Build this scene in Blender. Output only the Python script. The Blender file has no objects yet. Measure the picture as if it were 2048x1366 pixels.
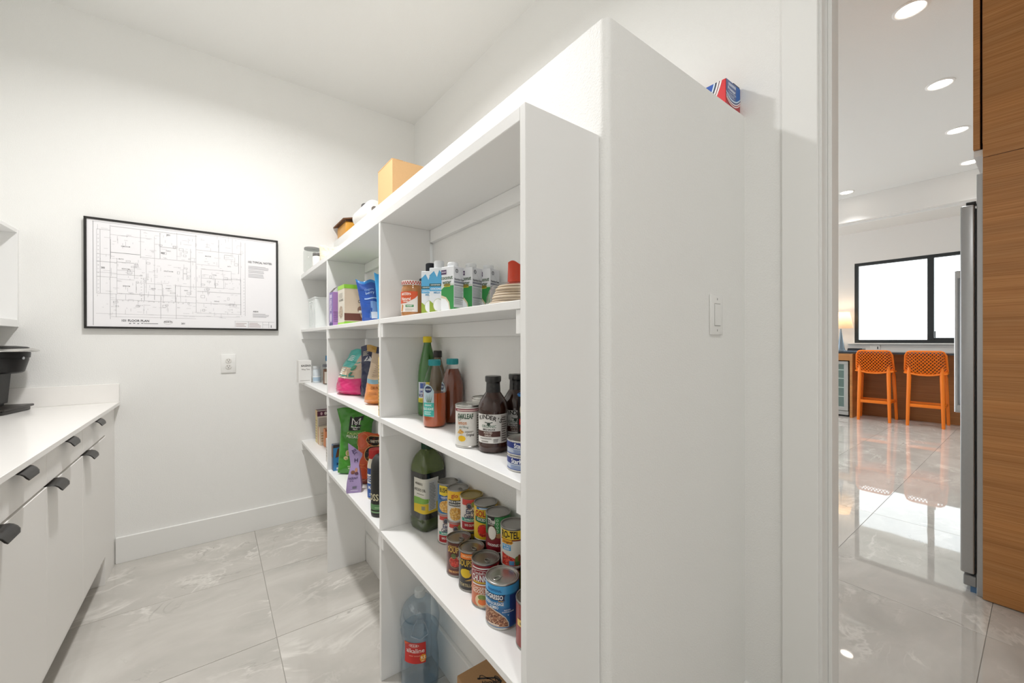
import bpy, bmesh, math, random
from math import sin, cos, pi, radians, sqrt, atan2
from mathutils import Matrix, Vector
from mathutils.geometry import tessellate_polygon

SC = bpy.context.scene
COL = SC.collection
random.seed(7)

# ------------------------------------------------------------------ camera
EYE = 1.254
YAW, PIT, ROL = radians(36.717), radians(-0.086), radians(-0.106)
cam = bpy.data.cameras.new('camera')
cam.lens = 14.0
cam.sensor_width = 36.0
cam.sensor_fit = 'HORIZONTAL'
cam.clip_start = 0.02
cam.clip_end = 200
cam_o = bpy.data.objects.new('camera', cam)
COL.objects.link(cam_o)
_F = Vector((sin(YAW) * cos(PIT), cos(YAW) * cos(PIT), sin(PIT)))
_r = Vector((cos(YAW), -sin(YAW), 0))
_u = _r.cross(_F)
_R = _r * cos(ROL) + _u * sin(ROL)
_U = _u * cos(ROL) - _r * sin(ROL)
_m = Matrix((_R, _U, -_F)).transposed().to_4x4()
_m.translation = (0, 0, EYE)
cam_o.matrix_world = _m
SC.camera = cam_o

# ------------------------------------------------------------------ world, lights, exposure
SC.view_settings.view_transform = 'Standard'
SC.view_settings.look = 'None'
SC.view_settings.exposure = 0.07
SC.view_settings.gamma = 1.0
SC.view_settings.use_curve_mapping = False
SC.cycles.max_bounces = 14
SC.cycles.diffuse_bounces = 9
SC.cycles.glossy_bounces = 6
SC.cycles.transparent_max_bounces = 24
SC.cycles.sample_clamp_indirect = 6
SC.cycles.use_denoising = True
W = bpy.data.worlds.new('overcast_sky')
SC.world = W
W.use_nodes = True
_bg = W.node_tree.nodes['Background']
_bg.inputs['Color'].default_value = (0.93, 0.97, 1.0, 1)
_bg.inputs['Strength'].default_value = 2.8


def disc_light(name, loc, size, watts, col, spread=180):
    l = bpy.data.lights.new(name, 'AREA')
    l.shape = 'DISK'
    l.size = size
    l.energy = watts
    l.color = col
    l.spread = radians(spread)
    o = bpy.data.objects.new(name, l)
    o.location = loc
    COL.objects.link(o)
    return o


CEIL_P, CEIL_K = 3.054, 3.49
disc_light('pantry_lamp_or_fill', (0.05, 1.85, 3.035), 0.17, 30, (1.0, 0.987, 0.972), 158)
disc_light('pantry_lamp_or_fill', (0.05, -0.45, 3.035), 0.17, 11, (1.0, 0.987, 0.972), 158)  # added fill behind the camera, no known fixture; lifts the near-facing surfaces
KLIGHTS = [(3.77, 0.547), (5.08, 0.553), (6.34, 0.562), (7.60, 0.57), (7.65, 1.80)]
KLIGHTS_OFF = [(3.77, 3.0), (5.08, 3.0), (6.34, 3.0)]
for _x, _y in KLIGHTS + KLIGHTS_OFF:
    disc_light('downlight_lamp', (_x, _y, CEIL_K - 0.03), 0.15, 6, (1.0, 0.99, 0.975), 95)

# ------------------------------------------------------------------ colour + materials


def lin(c):
    c = c.lstrip('#')
    out = []
    for i in (0, 2, 4):
        v = int(c[i:i + 2], 16) / 255
        out.append(v / 12.92 if v <= 0.04045 else ((v + 0.055) / 1.055) ** 2.4)
    return (*out, 1)


_M = {}


def mat(col, rough=0.5, metal=0.0, bump=0.0, scale=200, var=0.03, coat=0.0, spec=0.5, aniso=False):
    """plain procedural material: principled + a little noise in colour and relief"""
    key = (col, rough, metal, bump, scale, var, coat, spec)
    if key in _M:
        return _M[key]
    m = bpy.data.materials.new('mat_' + col.strip('#') + '_%d' % len(_M))
    m.use_nodes = True
    nt = m.node_tree
    b = nt.nodes['Principled BSDF']
    b.inputs['Roughness'].default_value = rough
    b.inputs['Metallic'].default_value = metal
    b.inputs['Coat Weight'].default_value = coat
    b.inputs['Specular IOR Level'].default_value = spec
    tc = nt.nodes.new('ShaderNodeTexCoord')
    nz = nt.nodes.new('ShaderNodeTexNoise')
    nz.inputs['Scale'].default_value = scale
    nz.inputs['Detail'].default_value = 2
    nt.links.new(tc.outputs['Object'], nz.inputs['Vector'])
    c = lin(col)
    if var > 0:
        mx = nt.nodes.new('ShaderNodeMix')
        mx.data_type = 'RGBA'
        mx.inputs['A'].default_value = tuple(max(0, v * (1 - var)) for v in c[:3]) + (1,)
        mx.inputs['B'].default_value = tuple(min(1, v * (1 + var)) for v in c[:3]) + (1,)
        nt.links.new(nz.outputs['Fac'], mx.inputs['Factor'])
        nt.links.new(mx.outputs['Result'], b.inputs['Base Color'])
    else:
        b.inputs['Base Color'].default_value = c
    if bump > 0:
        bp = nt.nodes.new('ShaderNodeBump')
        bp.inputs['Strength'].default_value = bump
        bp.inputs['Distance'].default_value = 0.002
        nt.links.new(nz.outputs['Fac'], bp.inputs['Height'])
        nt.links.new(bp.outputs['Normal'], b.inputs['Normal'])
    _M[key] = m
    return m


def ramp(nt, fac, stops):
    r = nt.nodes.new('ShaderNodeValToRGB')
    while len(r.color_ramp.elements) < len(stops):
        r.color_ramp.elements.new(0.5)
    for e, (p, c) in zip(r.color_ramp.elements, stops):
        e.position = p
        e.color = c
    nt.links.new(fac, r.inputs['Fac'])
    return r


def mat_wood(name, c1, c2, c3, axis=1):
    """horizontal-grain veneer: noise stretched along one axis"""
    m = bpy.data.materials.new(name)
    m.use_nodes = True
    nt = m.node_tree
    b = nt.nodes['Principled BSDF']
    tc = nt.nodes.new('ShaderNodeTexCoord')
    mp = nt.nodes.new('ShaderNodeMapping')
    s = [40, 40, 300]
    s[axis] = 2.2
    mp.inputs['Scale'].default_value = s
    nt.links.new(tc.outputs['Object'], mp.inputs['Vector'])
    n1 = nt.nodes.new('ShaderNodeTexNoise')
    n1.inputs['Scale'].default_value = 1.0
    n1.inputs['Detail'].default_value = 6
    n1.inputs['Roughness'].default_value = 0.6
    n1.inputs['Distortion'].default_value = 0.6
    nt.links.new(mp.outputs['Vector'], n1.inputs['Vector'])
    r = ramp(nt, n1.outputs['Fac'], [(0.30, lin(c1)), (0.5, lin(c2)), (0.72, lin(c3))])
    mp2 = nt.nodes.new('ShaderNodeMapping')
    s2 = [3, 3, 9]
    s2[axis] = 0.5
    mp2.inputs['Scale'].default_value = s2
    nt.links.new(tc.outputs['Object'], mp2.inputs['Vector'])
    n2 = nt.nodes.new('ShaderNodeTexNoise')
    n2.inputs['Scale'].default_value = 1.0
    nt.links.new(mp2.outputs['Vector'], n2.inputs['Vector'])
    r2 = ramp(nt, n2.outputs['Fac'], [(0.3, (0.82, 0.82, 0.82, 1)), (0.7, (1.1, 1.08, 1.05, 1))])
    mx = nt.nodes.new('ShaderNodeMix')
    mx.data_type = 'RGBA'
    mx.blend_type = 'MULTIPLY'
    mx.inputs['Factor'].default_value = 1
    nt.links.new(r.outputs['Color'], mx.inputs['A'])
    nt.links.new(r2.outputs['Color'], mx.inputs['B'])
    nt.links.new(mx.outputs['Result'], b.inputs['Base Color'])
    b.inputs['Roughness'].default_value = 0.42
    bp = nt.nodes.new('ShaderNodeBump')
    bp.inputs['Strength'].default_value = 0.12
    bp.inputs['Distance'].default_value = 0.001
    nt.links.new(n1.outputs['Fac'], bp.inputs['Height'])
    nt.links.new(bp.outputs['Normal'], b.inputs['Normal'])
    return m


def mat_tile():
    m = bpy.data.materials.new('polished_stone_tile')
    m.use_nodes = True
    nt = m.node_tree
    b = nt.nodes['Principled BSDF']
    ge = nt.nodes.new('ShaderNodeNewGeometry')
    oi = nt.nodes.new('ShaderNodeObjectInfo')
    mul = nt.nodes.new('ShaderNodeMath')
    mul.operation = 'MULTIPLY'
    mul.inputs[1].default_value = 37.0
    nt.links.new(oi.outputs['Random'], mul.inputs[0])
    cb = nt.nodes.new('ShaderNodeCombineXYZ')
    nt.links.new(mul.outputs[0], cb.inputs['Z'])
    ad = nt.nodes.new('ShaderNodeVectorMath')
    ad.operation = 'ADD'
    nt.links.new(ge.outputs['Position'], ad.inputs[0])
    nt.links.new(cb.outputs['Vector'], ad.inputs[1])
    mp = nt.nodes.new('ShaderNodeMapping')
    mp.inputs['Rotation'].default_value = (0, 0, radians(14))
    mp.inputs['Scale'].default_value = (1.1, 1.9, 1)
    nt.links.new(ad.outputs['Vector'], mp.inputs['Vector'])

    def noise(scale, detail, dist, rough=0.55):
        n = nt.nodes.new('ShaderNodeTexNoise')
        n.inputs['Scale'].default_value = scale
        n.inputs['Detail'].default_value = detail
        n.inputs['Distortion'].default_value = dist
        n.inputs['Roughness'].default_value = rough
        nt.links.new(mp.outputs['Vector'], n.inputs['Vector'])
        return n
    base = ramp(nt, noise(1.9, 8, 0.5).outputs['Fac'],
                [(0.28, lin('#b3b0aa')), (0.5, lin('#c1bdb7')), (0.74, lin('#d0cdc7'))])

    def vein(scale, dist, width, col, amt, src):
        n = noise(scale, 5, dist, 0.6)
        s = nt.nodes.new('ShaderNodeMath')
        s.operation = 'SUBTRACT'
        s.inputs[1].default_value = 0.5
        nt.links.new(n.outputs['Fac'], s.inputs[0])
        a = nt.nodes.new('ShaderNodeMath')
        a.operation = 'ABSOLUTE'
        nt.links.new(s.outputs[0], a.inputs[0])
        mr = nt.nodes.new('ShaderNodeMapRange')
        mr.inputs['From Min'].default_value = 0
        mr.inputs['From Max'].default_value = width
        mr.inputs['To Min'].default_value = amt
        mr.inputs['To Max'].default_value = 0
        nt.links.new(a.outputs[0], mr.inputs['Value'])
        gate = noise(2.3, 2, 0)
        gr = nt.nodes.new('ShaderNodeMapRange')
        gr.inputs['From Min'].default_value = 0.48
        gr.inputs['From Max'].default_value = 0.62
        nt.links.new(gate.outputs['Fac'], gr.inputs['Value'])
        mm = nt.nodes.new('ShaderNodeMath')
        mm.operation = 'MULTIPLY'
        nt.links.new(mr.outputs['Result'], mm.inputs[0])
        nt.links.new(gr.outputs['Result'], mm.inputs[1])
        mx = nt.nodes.new('ShaderNodeMix')
        mx.data_type = 'RGBA'
        mx.inputs['B'].default_value = lin(col)
        nt.links.new(src, mx.inputs['A'])
        nt.links.new(mm.outputs[0], mx.inputs['Factor'])
        return mx.outputs['Result']
    c = vein(1.5, 0.9, 0.028, '#e2dfd9', 0.7, base.outputs['Color'])
    c = vein(0.8, 1.0, 0.006, '#96918b', 0.55, c)
    c = vein(3.0, 0.6, 0.02, '#dad6d0', 0.4, c)
    nt.links.new(c, b.inputs['Base Color'])
    b.inputs['Roughness'].default_value = 0.025
    b.inputs['IOR'].default_value = 1.7
    bp = nt.nodes.new('ShaderNodeBump')
    bp.inputs['Strength'].default_value = 0.02
    bp.inputs['Distance'].default_value = 0.01
    nt.links.new(noise(3.0, 1, 0).outputs['Fac'], bp.inputs['Height'])
    nt.links.new(bp.outputs['Normal'], b.inputs['Normal'])
    return m


def mat_clear(name, tint, gloss=0.06, rough=0.02):
    """thin clear sheet: tinted transparency plus a fresnel reflection"""
    m = bpy.data.materials.new(name)
    m.use_nodes = True
    nt = m.node_tree
    for n in list(nt.nodes):
        if n.type != 'OUTPUT_MATERIAL':
            nt.nodes.remove(n)
    out = nt.nodes['Material Output']
    tr = nt.nodes.new('ShaderNodeBsdfTransparent')
    tr.inputs['Color'].default_value = lin(tint)
    gl = nt.nodes.new('ShaderNodeBsdfGlossy')
    gl.inputs['Roughness'].default_value = rough
    lw = nt.nodes.new('ShaderNodeLayerWeight')
    lw.inputs['Blend'].default_value = 0.5
    pw = nt.nodes.new('ShaderNodeMath')
    pw.operation = 'POWER'
    pw.inputs[1].default_value = 4.0
    nt.links.new(lw.outputs['Facing'], pw.inputs[0])
    ad = nt.nodes.new('ShaderNodeMath')
    ad.operation = 'MULTIPLY_ADD'
    ad.use_clamp = True
    ad.inputs[1].default_value = 0.55
    ad.inputs[2].default_value = gloss
    nt.links.new(pw.outputs[0], ad.inputs[0])
    mx = nt.nodes.new('ShaderNodeMixShader')
    nt.links.new(ad.outputs[0], mx.inputs['Fac'])
    nt.links.new(tr.outputs[0], mx.inputs[1])
    nt.links.new(gl.outputs[0], mx.inputs[2])
    nt.links.new(mx.outputs[0], out.inputs['Surface'])
    return m


def mat_food(name, stops, scale=260):
    m = bpy.data.materials.new(name)
    m.use_nodes = True
    nt = m.node_tree
    b = nt.nodes['Principled BSDF']
    tc = nt.nodes.new('ShaderNodeTexCoord')
    v = nt.nodes.new('ShaderNodeTexVoronoi')
    v.inputs['Scale'].default_value = scale
    nt.links.new(tc.outputs['Object'], v.inputs['Vector'])
    sp = nt.nodes.new('ShaderNodeSeparateColor')
    nt.links.new(v.outputs['Color'], sp.inputs['Color'])
    r = ramp(nt, sp.outputs['Red'], [(i / max(1, len(stops) - 1), lin(c)) for i, c in enumerate(stops)])
    nt.links.new(r.outputs['Color'], b.inputs['Base Color'])
    b.inputs['Roughness'].default_value = 0.4
    return m


def mat_emit(name, col, s):
    m = bpy.data.materials.new(name)
    m.use_nodes = True
    b = m.node_tree.nodes['Principled BSDF']
    b.inputs['Base Color'].default_value = lin(col)
    b.inputs['Emission Color'].default_value = lin(col)
    b.inputs['Emission Strength'].default_value = s
    return m


M_WALL = mat('#ebebe9', 0.55, bump=0.5, scale=230, var=0.006, spec=0.35)
M_CEIL = mat('#e5e5e3', 0.7, bump=0.35, scale=170, var=0.006)
M_TRIM = mat('#e9e9e7', 0.35, var=0.004)
M_SHELF = mat('#ededec', 0.42, bump=0.03, scale=300, var=0.006)
M_CAB = mat('#f1efec', 0.38, var=0.006)
M_QUARTZ = mat('#f3f1ee', 0.16, var=0.012, scale=60)
M_BLACK = mat('#1b1a19', 0.4)
M_HANDLE = mat('#211f1d', 0.36, 0.3)
M_STEEL = mat('#b4b5b6', 0.3, 0.9, var=0.03, scale=90)
M_TIN = mat('#c9c8c4', 0.28, 0.95, var=0.05, scale=80)
M_TIN_D = mat('#a09e9a', 0.3, 0.95, var=0.06, scale=80)
M_WOOD = mat_wood('oak_veneer', '#a56c36', '#bd8249', '#d09a60')
M_WOOD_D = mat_wood('oak_panel', '#8f5d30', '#a26d3d', '#b4824c')
M_CARD = mat('#c49b6c', 0.8, bump=0.05, scale=120, var=0.05)
M_TILE = mat_tile()
M_GLASS = mat_clear('window_glass', '#fafdfd', 0.04)

# ------------------------------------------------------------------ object helpers


def link(name, data, parent=None):
    o = bpy.data.objects.new(name, data)
    COL.objects.link(o)
    if parent is not None:
        o.parent = parent
    return o


def tag(o, label=None, cat=None, group=None, kind=None):
    if label:
        o['label'] = label
    if cat:
        o['category'] = cat
    if group:
        o['group'] = group
    if kind:
        o['kind'] = kind
    return o


def thing(name, label, cat, loc=(0, 0, 0), rz=0.0, group=None):
    o = bpy.data.objects.new(name, None)
    o.empty_display_size = 0.05
    COL.objects.link(o)
    o.location = loc
    o.rotation_euler = (0, 0, rz)
    return tag(o, label, cat, group)


def fin(name, bm, mats, parent=None, smooth=None):
    """link a bmesh as one mesh object"""
    me = bpy.data.meshes.new(name)
    bmesh.ops.recalc_face_normals(bm, faces=bm.faces[:])
    bm.to_mesh(me)
    bm.free()
    if not isinstance(mats, (list, tuple)):
        mats = [mats]
    for m in mats:
        me.materials.append(m)
    if smooth is not None:
        me.shade_smooth()
        me.set_sharp_from_angle(angle=radians(smooth))
    return link(name, me, parent)


def raw(name, verts, faces, mats, idx=None, parent=None, smooth=None):
    me = bpy.data.meshes.new(name)
    me.from_pydata([tuple(v) for v in verts], [], faces)
    if not isinstance(mats, (list, tuple)):
        mats = [mats]
    for m in mats:
        me.materials.append(m)
    if idx:
        me.polygons.foreach_set('material_index', idx)
    me.update()
    if smooth is not None:
        me.shade_smooth()
        me.set_sharp_from_angle(angle=radians(smooth))
    return link(name, me, parent)


def origin(p):
    v = Vector((0, 0, 0))
    while p is not None:
        v += p.location
        p = p.parent
    return v


def add_box(bm, x0, x1, y0, y1, z0, z1, bev=0.0, seg=1):
    x0, x1 = min(x0, x1), max(x0, x1)
    y0, y1 = min(y0, y1), max(y0, y1)
    z0, z1 = min(z0, z1), max(z0, z1)
    vs = [bm.verts.new((x, y, z)) for x in (x0, x1) for y in (y0, y1) for z in (z0, z1)]
    fs = [bm.faces.new([vs[i] for i in f]) for f in
          ((0, 1, 3, 2), (4, 6, 7, 5), (0, 4, 5, 1), (2, 3, 7, 6), (0, 2, 6, 4), (1, 5, 7, 3))]
    if bev > 0:
        es = list({e for f in fs for e in f.edges})
        bmesh.ops.bevel(bm, geom=es, offset=bev, segments=seg, affect='EDGES', profile=0.5)
    return fs


def box(name, x0, x1, y0, y1, z0, z1, m, parent=None, bev=0.0, seg=1, world=True):
    """box in world metres (shifted into the parent's frame; parents here are not rotated)"""
    o = origin(parent) if world else Vector((0, 0, 0))
    bm = bmesh.new()
    add_box(bm, x0 - o.x, x1 - o.x, y0 - o.y, y1 - o.y, z0 - o.z, z1 - o.z, bev, seg)
    return fin(name, bm, m, parent, 30 if bev else None)


def setting(name, *a, **k):
    return tag(box(name, *a, **k), kind='structure')


def lathe_data(prof, seg=32, close=True):
    """prof: list of (r, z) -> verts, faces, ring index per face"""
    vs, fs, rid = [], [], []
    n = len(prof)
    for r, z in prof:
        for k in range(seg):
            a = 2 * pi * k / seg
            vs.append((r * cos(a), r * sin(a), z))
    for i in range(n - 1):
        for k in range(seg):
            k2 = (k + 1) % seg
            fs.append((i * seg + k, i * seg + k2, (i + 1) * seg + k2, (i + 1) * seg + k))
            rid.append(i)
    if close:
        fs.append(tuple(range(seg - 1, -1, -1)))
        rid.append(0)
        fs.append(tuple((n - 1) * seg + k for k in range(seg)))
        rid.append(n - 2)
    return vs, fs, rid


def lathe(name, prof, m, parent=None, seg=32, bands=None, smooth=38, close=True, sq=0.0, rot=0.0, off=(0, 0, 0)):
    """surface of revolution; bands = [(z_top, material index)...] with m a list; sq squares the section"""
    vs, fs, rid = lathe_data(prof, seg, close)
    if sq:
        out = []
        for x, y, z in vs:
            r = sqrt(x * x + y * y)
            if r < 1e-6:
                out.append((x, y, z))
                continue
            a = atan2(y, x)
            k = (abs(cos(a)) ** sq + abs(sin(a)) ** sq) ** (-1 / sq)
            out.append((x * k, y * k, z))
        vs = out
    c, s = cos(rot), sin(rot)
    vs = [(x * c - y * s + off[0], x * s + y * c + off[1], z + off[2]) for x, y, z in vs]
    idx = None
    if bands:
        idx = []
        for f, i in zip(fs, rid):
            zc = (prof[i][1] + prof[i + 1][1]) / 2
            j = bands[-1][1]
            for zt, b in bands:
                if zc <= zt:
                    j = b
                    break
            idx.append(j)
    return raw(name, vs, fs, m, idx, parent, smooth)


def tube_data(pts, r, seg=8, closed=False):
    vs, fs = [], []
    n = len(pts)
    pts = [Vector(p) for p in pts]
    rr = r if isinstance(r, (list, tuple)) else [r] * n
    up = Vector((0, 0, 1))
    prev = None
    for i, p in enumerate(pts):
        a = pts[(i - 1) % n] if (closed or i > 0) else p
        b = pts[(i + 1) % n] if (closed or i < n - 1) else p
        t = (b - a).normalized()
        if prev is None:
            ref = up if abs(t.dot(up)) < 0.95 else Vector((1, 0, 0))
            nrm = (ref - t * ref.dot(t)).normalized()
        else:
            nrm = (prev - t * prev.dot(t))
            nrm = nrm.normalized() if nrm.length > 1e-6 else prev
        prev = nrm
        bi = t.cross(nrm)
        for k in range(seg):
            an = 2 * pi * k / seg
            vs.append(p + (nrm * cos(an) + bi * sin(an)) * rr[i])
    m = n if closed else n - 1
    for i in range(m):
        j = (i + 1) % n
        for k in range(seg):
            k2 = (k + 1) % seg
            fs.append((i * seg + k, i * seg + k2, j * seg + k2, j * seg + k))
    if not closed:
        fs.append(tuple(range(seg - 1, -1, -1)))
        fs.append(tuple((n - 1) * seg + k for k in range(seg)))
    return vs, fs


def tube(name, pts, r, m, parent=None, seg=8, closed=False):
    vs, fs = tube_data(pts, r, seg, closed)
    return raw(name, vs, fs, m, None, parent, 40)


# ------------------------------------------------------------------ flat print: words, patches and lines laid on a surface
_TXT = {}


def text_geo(s, bold):
    k = (s, bold)
    if k not in _TXT:
        c = bpy.data.curves.new('t', 'FONT')
        c.body = s
        c.size = 1.0
        c.align_x = 'CENTER'
        c.align_y = 'CENTER'
        c.resolution_u = 2
        c.offset = 0.022 if bold else 0.004
        o = bpy.data.objects.new('t', c)
        me = bpy.data.meshes.new_from_object(o)
        vs = [(v.co.x, v.co.y) for v in me.vertices]
        fs = [tuple(p.vertices) for p in me.polygons]
        bpy.data.objects.remove(o)
        bpy.data.curves.remove(c)
        bpy.data.meshes.remove(me)
        w = (max(v[0] for v in vs) - min(v[0] for v in vs)) if vs else 1
        _TXT[k] = (vs, fs, w)
    return _TXT[k]


class Print:
    def __init__(s, fmap, step=0.004, lift=0.0003, split=True):
        s.f, s.step, s.lift, s.split = fmap, step, lift, split
        s.v, s.fc, s.ix, s.mats = [], [], [], []

    def _m(s, m):
        if isinstance(m, str):
            m = mat(m, 0.5, var=0.0)
        if m not in s.mats:
            s.mats.append(m)
        return s.mats.index(m)

    def _add(s, pts, faces, m, layer):
        if s.split:
            pts, faces = s._cut(list(pts), faces)
        b = len(s.v)
        d = s.lift * (layer + 1)
        s.v += [s.f(u, v, d) for u, v in pts]
        s.fc += [tuple(b + i for i in f) for f in faces]
        s.ix += [s._m(m)] * len(faces)

    def _cut(s, pts, faces):
        """split faces that are too wide to follow a curved surface"""
        lim = s.step * 1.6
        todo, out, mid = [tuple(f) for f in faces], [], {}
        while todo:
            f = todo.pop()
            us = [pts[i][0] for i in f]
            if max(us) - min(us) <= lim:
                out.append(f)
                continue
            if len(f) > 3:
                todo += [(f[0], f[i], f[i + 1]) for i in range(1, len(f) - 1)]
                continue
            k = max(range(3), key=lambda i: abs(pts[f[i]][0] - pts[f[(i + 1) % 3]][0]))
            a, b, c = f[k], f[(k + 1) % 3], f[(k + 2) % 3]
            key = (min(a, b), max(a, b))
            if key not in mid:
                pts.append(((pts[a][0] + pts[b][0]) / 2, (pts[a][1] + pts[b][1]) / 2))
                mid[key] = len(pts) - 1
            m = mid[key]
            todo += [(a, m, c), (m, b, c)]
        return pts, out

    def rect(s, u0, u1, v0, v1, m, layer=0, skew=0.0):
        n = max(1, int(abs(u1 - u0) / s.step))
        k = max(1, int(abs(v1 - v0) / (s.step * 3)))
        pts = [(u0 + (u1 - u0) * i / n + skew * j / k, v0 + (v1 - v0) * j / k) for j in range(k + 1) for i in range(n + 1)]
        fs = [(j * (n + 1) + i, j * (n + 1) + i + 1, (j + 1) * (n + 1) + i + 1, (j + 1) * (n + 1) + i)
              for j in range(k) for i in range(n)]
        s._add(pts, fs, m, layer)
        return s

    def ell(s, cu, cv, ru, rv, m, layer=0, n=12, a0=0, a1=1.0):
        """ellipse, optionally only part of its height (a0..a1 of the height from the bottom)"""
        pts, fs = [], []
        for i in range(n + 1):
            t = -1 + 2 * (a0 + (a1 - a0) * i / n)
            w = sqrt(max(0, 1 - t * t)) * ru
            for q in (-1, -0.33, 0.33, 1):
                pts.append((cu + w * q, cv + rv * t))
        for i in range(n):
            for j in range(3):
                fs.append((i * 4 + j, i * 4 + j + 1, i * 4 + j + 5, i * 4 + j + 4))
        s._add(pts, fs, m, layer)
        return s

    def ring(s, cu, cv, ru, rv, w, m, layer=0, n=24, a0=0.0, a1=2 * pi):
        pts, fs = [], []
        for i in range(n + 1):
            a = a0 + (a1 - a0) * i / n
            pts += [(cu + ru * cos(a), cv + rv * sin(a)), (cu + (ru - w) * cos(a), cv + (rv - w) * sin(a))]
        for i in range(n):
            fs.append((2 * i, 2 * i + 1, 2 * i + 3, 2 * i + 2))
        s._add(pts, fs, m, layer)
        return s

    def poly(s, pts, m, layer=0):
        tr = tessellate_polygon([[Vector((p[0], p[1], 0)) for p in pts]])
        s._add(pts, [tuple(t) for t in tr], m, layer)
        return s

    def line(s, u0, v0, u1, v1, w, m, layer=0):
        L = sqrt((u1 - u0) ** 2 + (v1 - v0) ** 2) or 1e-6
        nx, ny = -(v1 - v0) / L * w / 2, (u1 - u0) / L * w / 2
        s._add([(u0 + nx, v0 + ny), (u0 - nx, v0 - ny), (u1 - nx, v1 - ny), (u1 + nx, v1 + ny)], [(0, 1, 2, 3)], m, layer)
        return s

    def text(s, t, u, v, h, m, layer=1, bold=True, width=None, rot=0.0, align='c'):
        """h: letter height; width: squeeze the line to this width"""
        vs, fs, w = text_geo(t, bold)
        k = h / 0.7
        kx = k if width is None else width / w
        if align == 'l':
            u = u + w * kx / 2
        c, sn = cos(rot), sin(rot)
        s._add([(u + x * kx * c - y * k * sn, v + x * kx * sn + y * k * c) for x, y in vs], fs, m, layer)
        return s

    def lines(s, u0, u1, v0, v1, n, m, layer=1, fill=0.45):
        """small print too fine to read: n thin bars"""
        rnd = random.Random(int(abs(u0 * 9999 + v0 * 7777)) + n)
        dv = (v1 - v0) / n
        for i in range(n):
            e = u1 - (u1 - u0) * rnd.uniform(0, 0.3)
            s.rect(u0, e, v0 + dv * i, v0 + dv * (i + fill), m, layer)
        return s

    def make(s, name, parent):
        return raw(name, s.v, s.fc, s.mats, s.ix, parent)


def on_cyl(rf, a0=0.0):
    """(arc length, height) on a body of radius rf(z); u grows to the viewer's right; a0 = facing angle"""
    def f(u, v, d):
        r = rf(v) if callable(rf) else rf
        a = a0 + u / r
        return ((r + d) * cos(a), (r + d) * sin(a), v)
    return f


def on_plane(o, ud, vd):
    o, ud, vd = Vector(o), Vector(ud).normalized(), Vector(vd).normalized()
    n = ud.cross(vd)

    def f(u, v, d):
        return o + ud * u + vd * v + n * d
    return f


def face_cam(x, y):
    """angle, in plan, from a point to the eye"""
    return atan2(-y, -x)

# ================================================================== SETTING
YB = 3.143          # back wall of the pantry
XL = -1.09          # left wall
XP = 0.703          # front face of the half-height wall behind the shelves
YP = 0.587          # its near end
ZP = 1.983          # its height
XW = 1.388          # wall with the doorway (at the half wall's end)
XW2 = 1.332         # ... the same wall at the back corner (it runs slightly out of square)
YD = 0.381          # left jamb of the doorway
XK = 9.0            # kitchen window wall
YF = -1.0           # wall behind the camera


def prism(name, pts, z0, z1, m, kind='structure', parent=None):
    n = len(pts)
    vs = [(x, y, z0) for x, y in pts] + [(x, y, z1) for x, y in pts]
    fs = [tuple(range(n - 1, -1, -1)), tuple(range(n, 2 * n))] + [(i, (i + 1) % n, n + (i + 1) % n, n + i) for i in range(n)]
    o = raw(name, vs, fs, m, None, parent)
    if kind:
        o['kind'] = kind
    return o


floor = setting('floor', -1.3, 9.15, -1.6, 5.1, -0.06, -0.003, mat('#aaa6a0', 0.8))
# each large polished stone tile is a piece of its own
TX, TY, TX0, TY0 = 1.205, 0.599, 0.207, 0.151
_bm = bmesh.new()
add_box(_bm, 0.001, TX - 0.001, 0.001, TY - 0.001, -0.0028, 0.0, 0.0007)
_tile_me = bpy.data.meshes.new('tile')
bmesh.ops.recalc_face_normals(_bm, faces=_bm.faces[:])
_bm.to_mesh(_tile_me)
_bm.free()
_tile_me.materials.append(M_TILE)
for i in range(-2, 8):
    for j in range(-3, 8):
        x, y = TX0 + i * TX, TY0 + j * TY
        if x + TX < -1.0 or x > XK or (x + TX < 1.3 and (y > 3.1 or y + TY < -0.95)):
            continue
        t = link('tile', _tile_me, floor)
        t.location = (x, y, 0)

setting('wall_back', -1.25, 1.45, YB, YB + 0.15, 0, 3.2, M_WALL)
setting('wall_left', -1.25, XL, YF - 0.1, YB, 0, 3.2, M_WALL)
setting('wall_behind', -1.25, 1.45, YF - 0.15, YF, 0, 3.2, M_WALL)
prism('wall_right', [(XW, YD + 0.012), (XW + 0.14, YD + 0.012), (XW + 0.14, YB + 0.1), (XW2, YB + 0.1)], 0, 3.2, M_WALL)
setting('wall_right_near', XW, XW + 0.14, YF - 0.1, -0.56, 0, 3.2, M_WALL)
setting('wall_right_over_door', XW, XW + 0.14, -0.56, YD + 0.012, 2.72, 3.2, M_WALL)
setting('ceiling', -1.25, 1.46, YF - 0.1, YB + 0.1, CEIL_P, CEIL_P + 0.12, M_CEIL)

# the half-height wall the shelves stand against, with a bullnose corner
_bn = [(XP + 0.019 * (1 - cos(a)), YP + 0.019 * (1 - sin(a))) for a in [pi / 2 * k / 8 for k in range(9)]]
prism('wall_half', [(XW2 + 0.06, YB - 0.0005), (XP, YB - 0.0005)] + _bn + [(XW + 0.002, YP)], 0.0, ZP, M_WALL)

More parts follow.
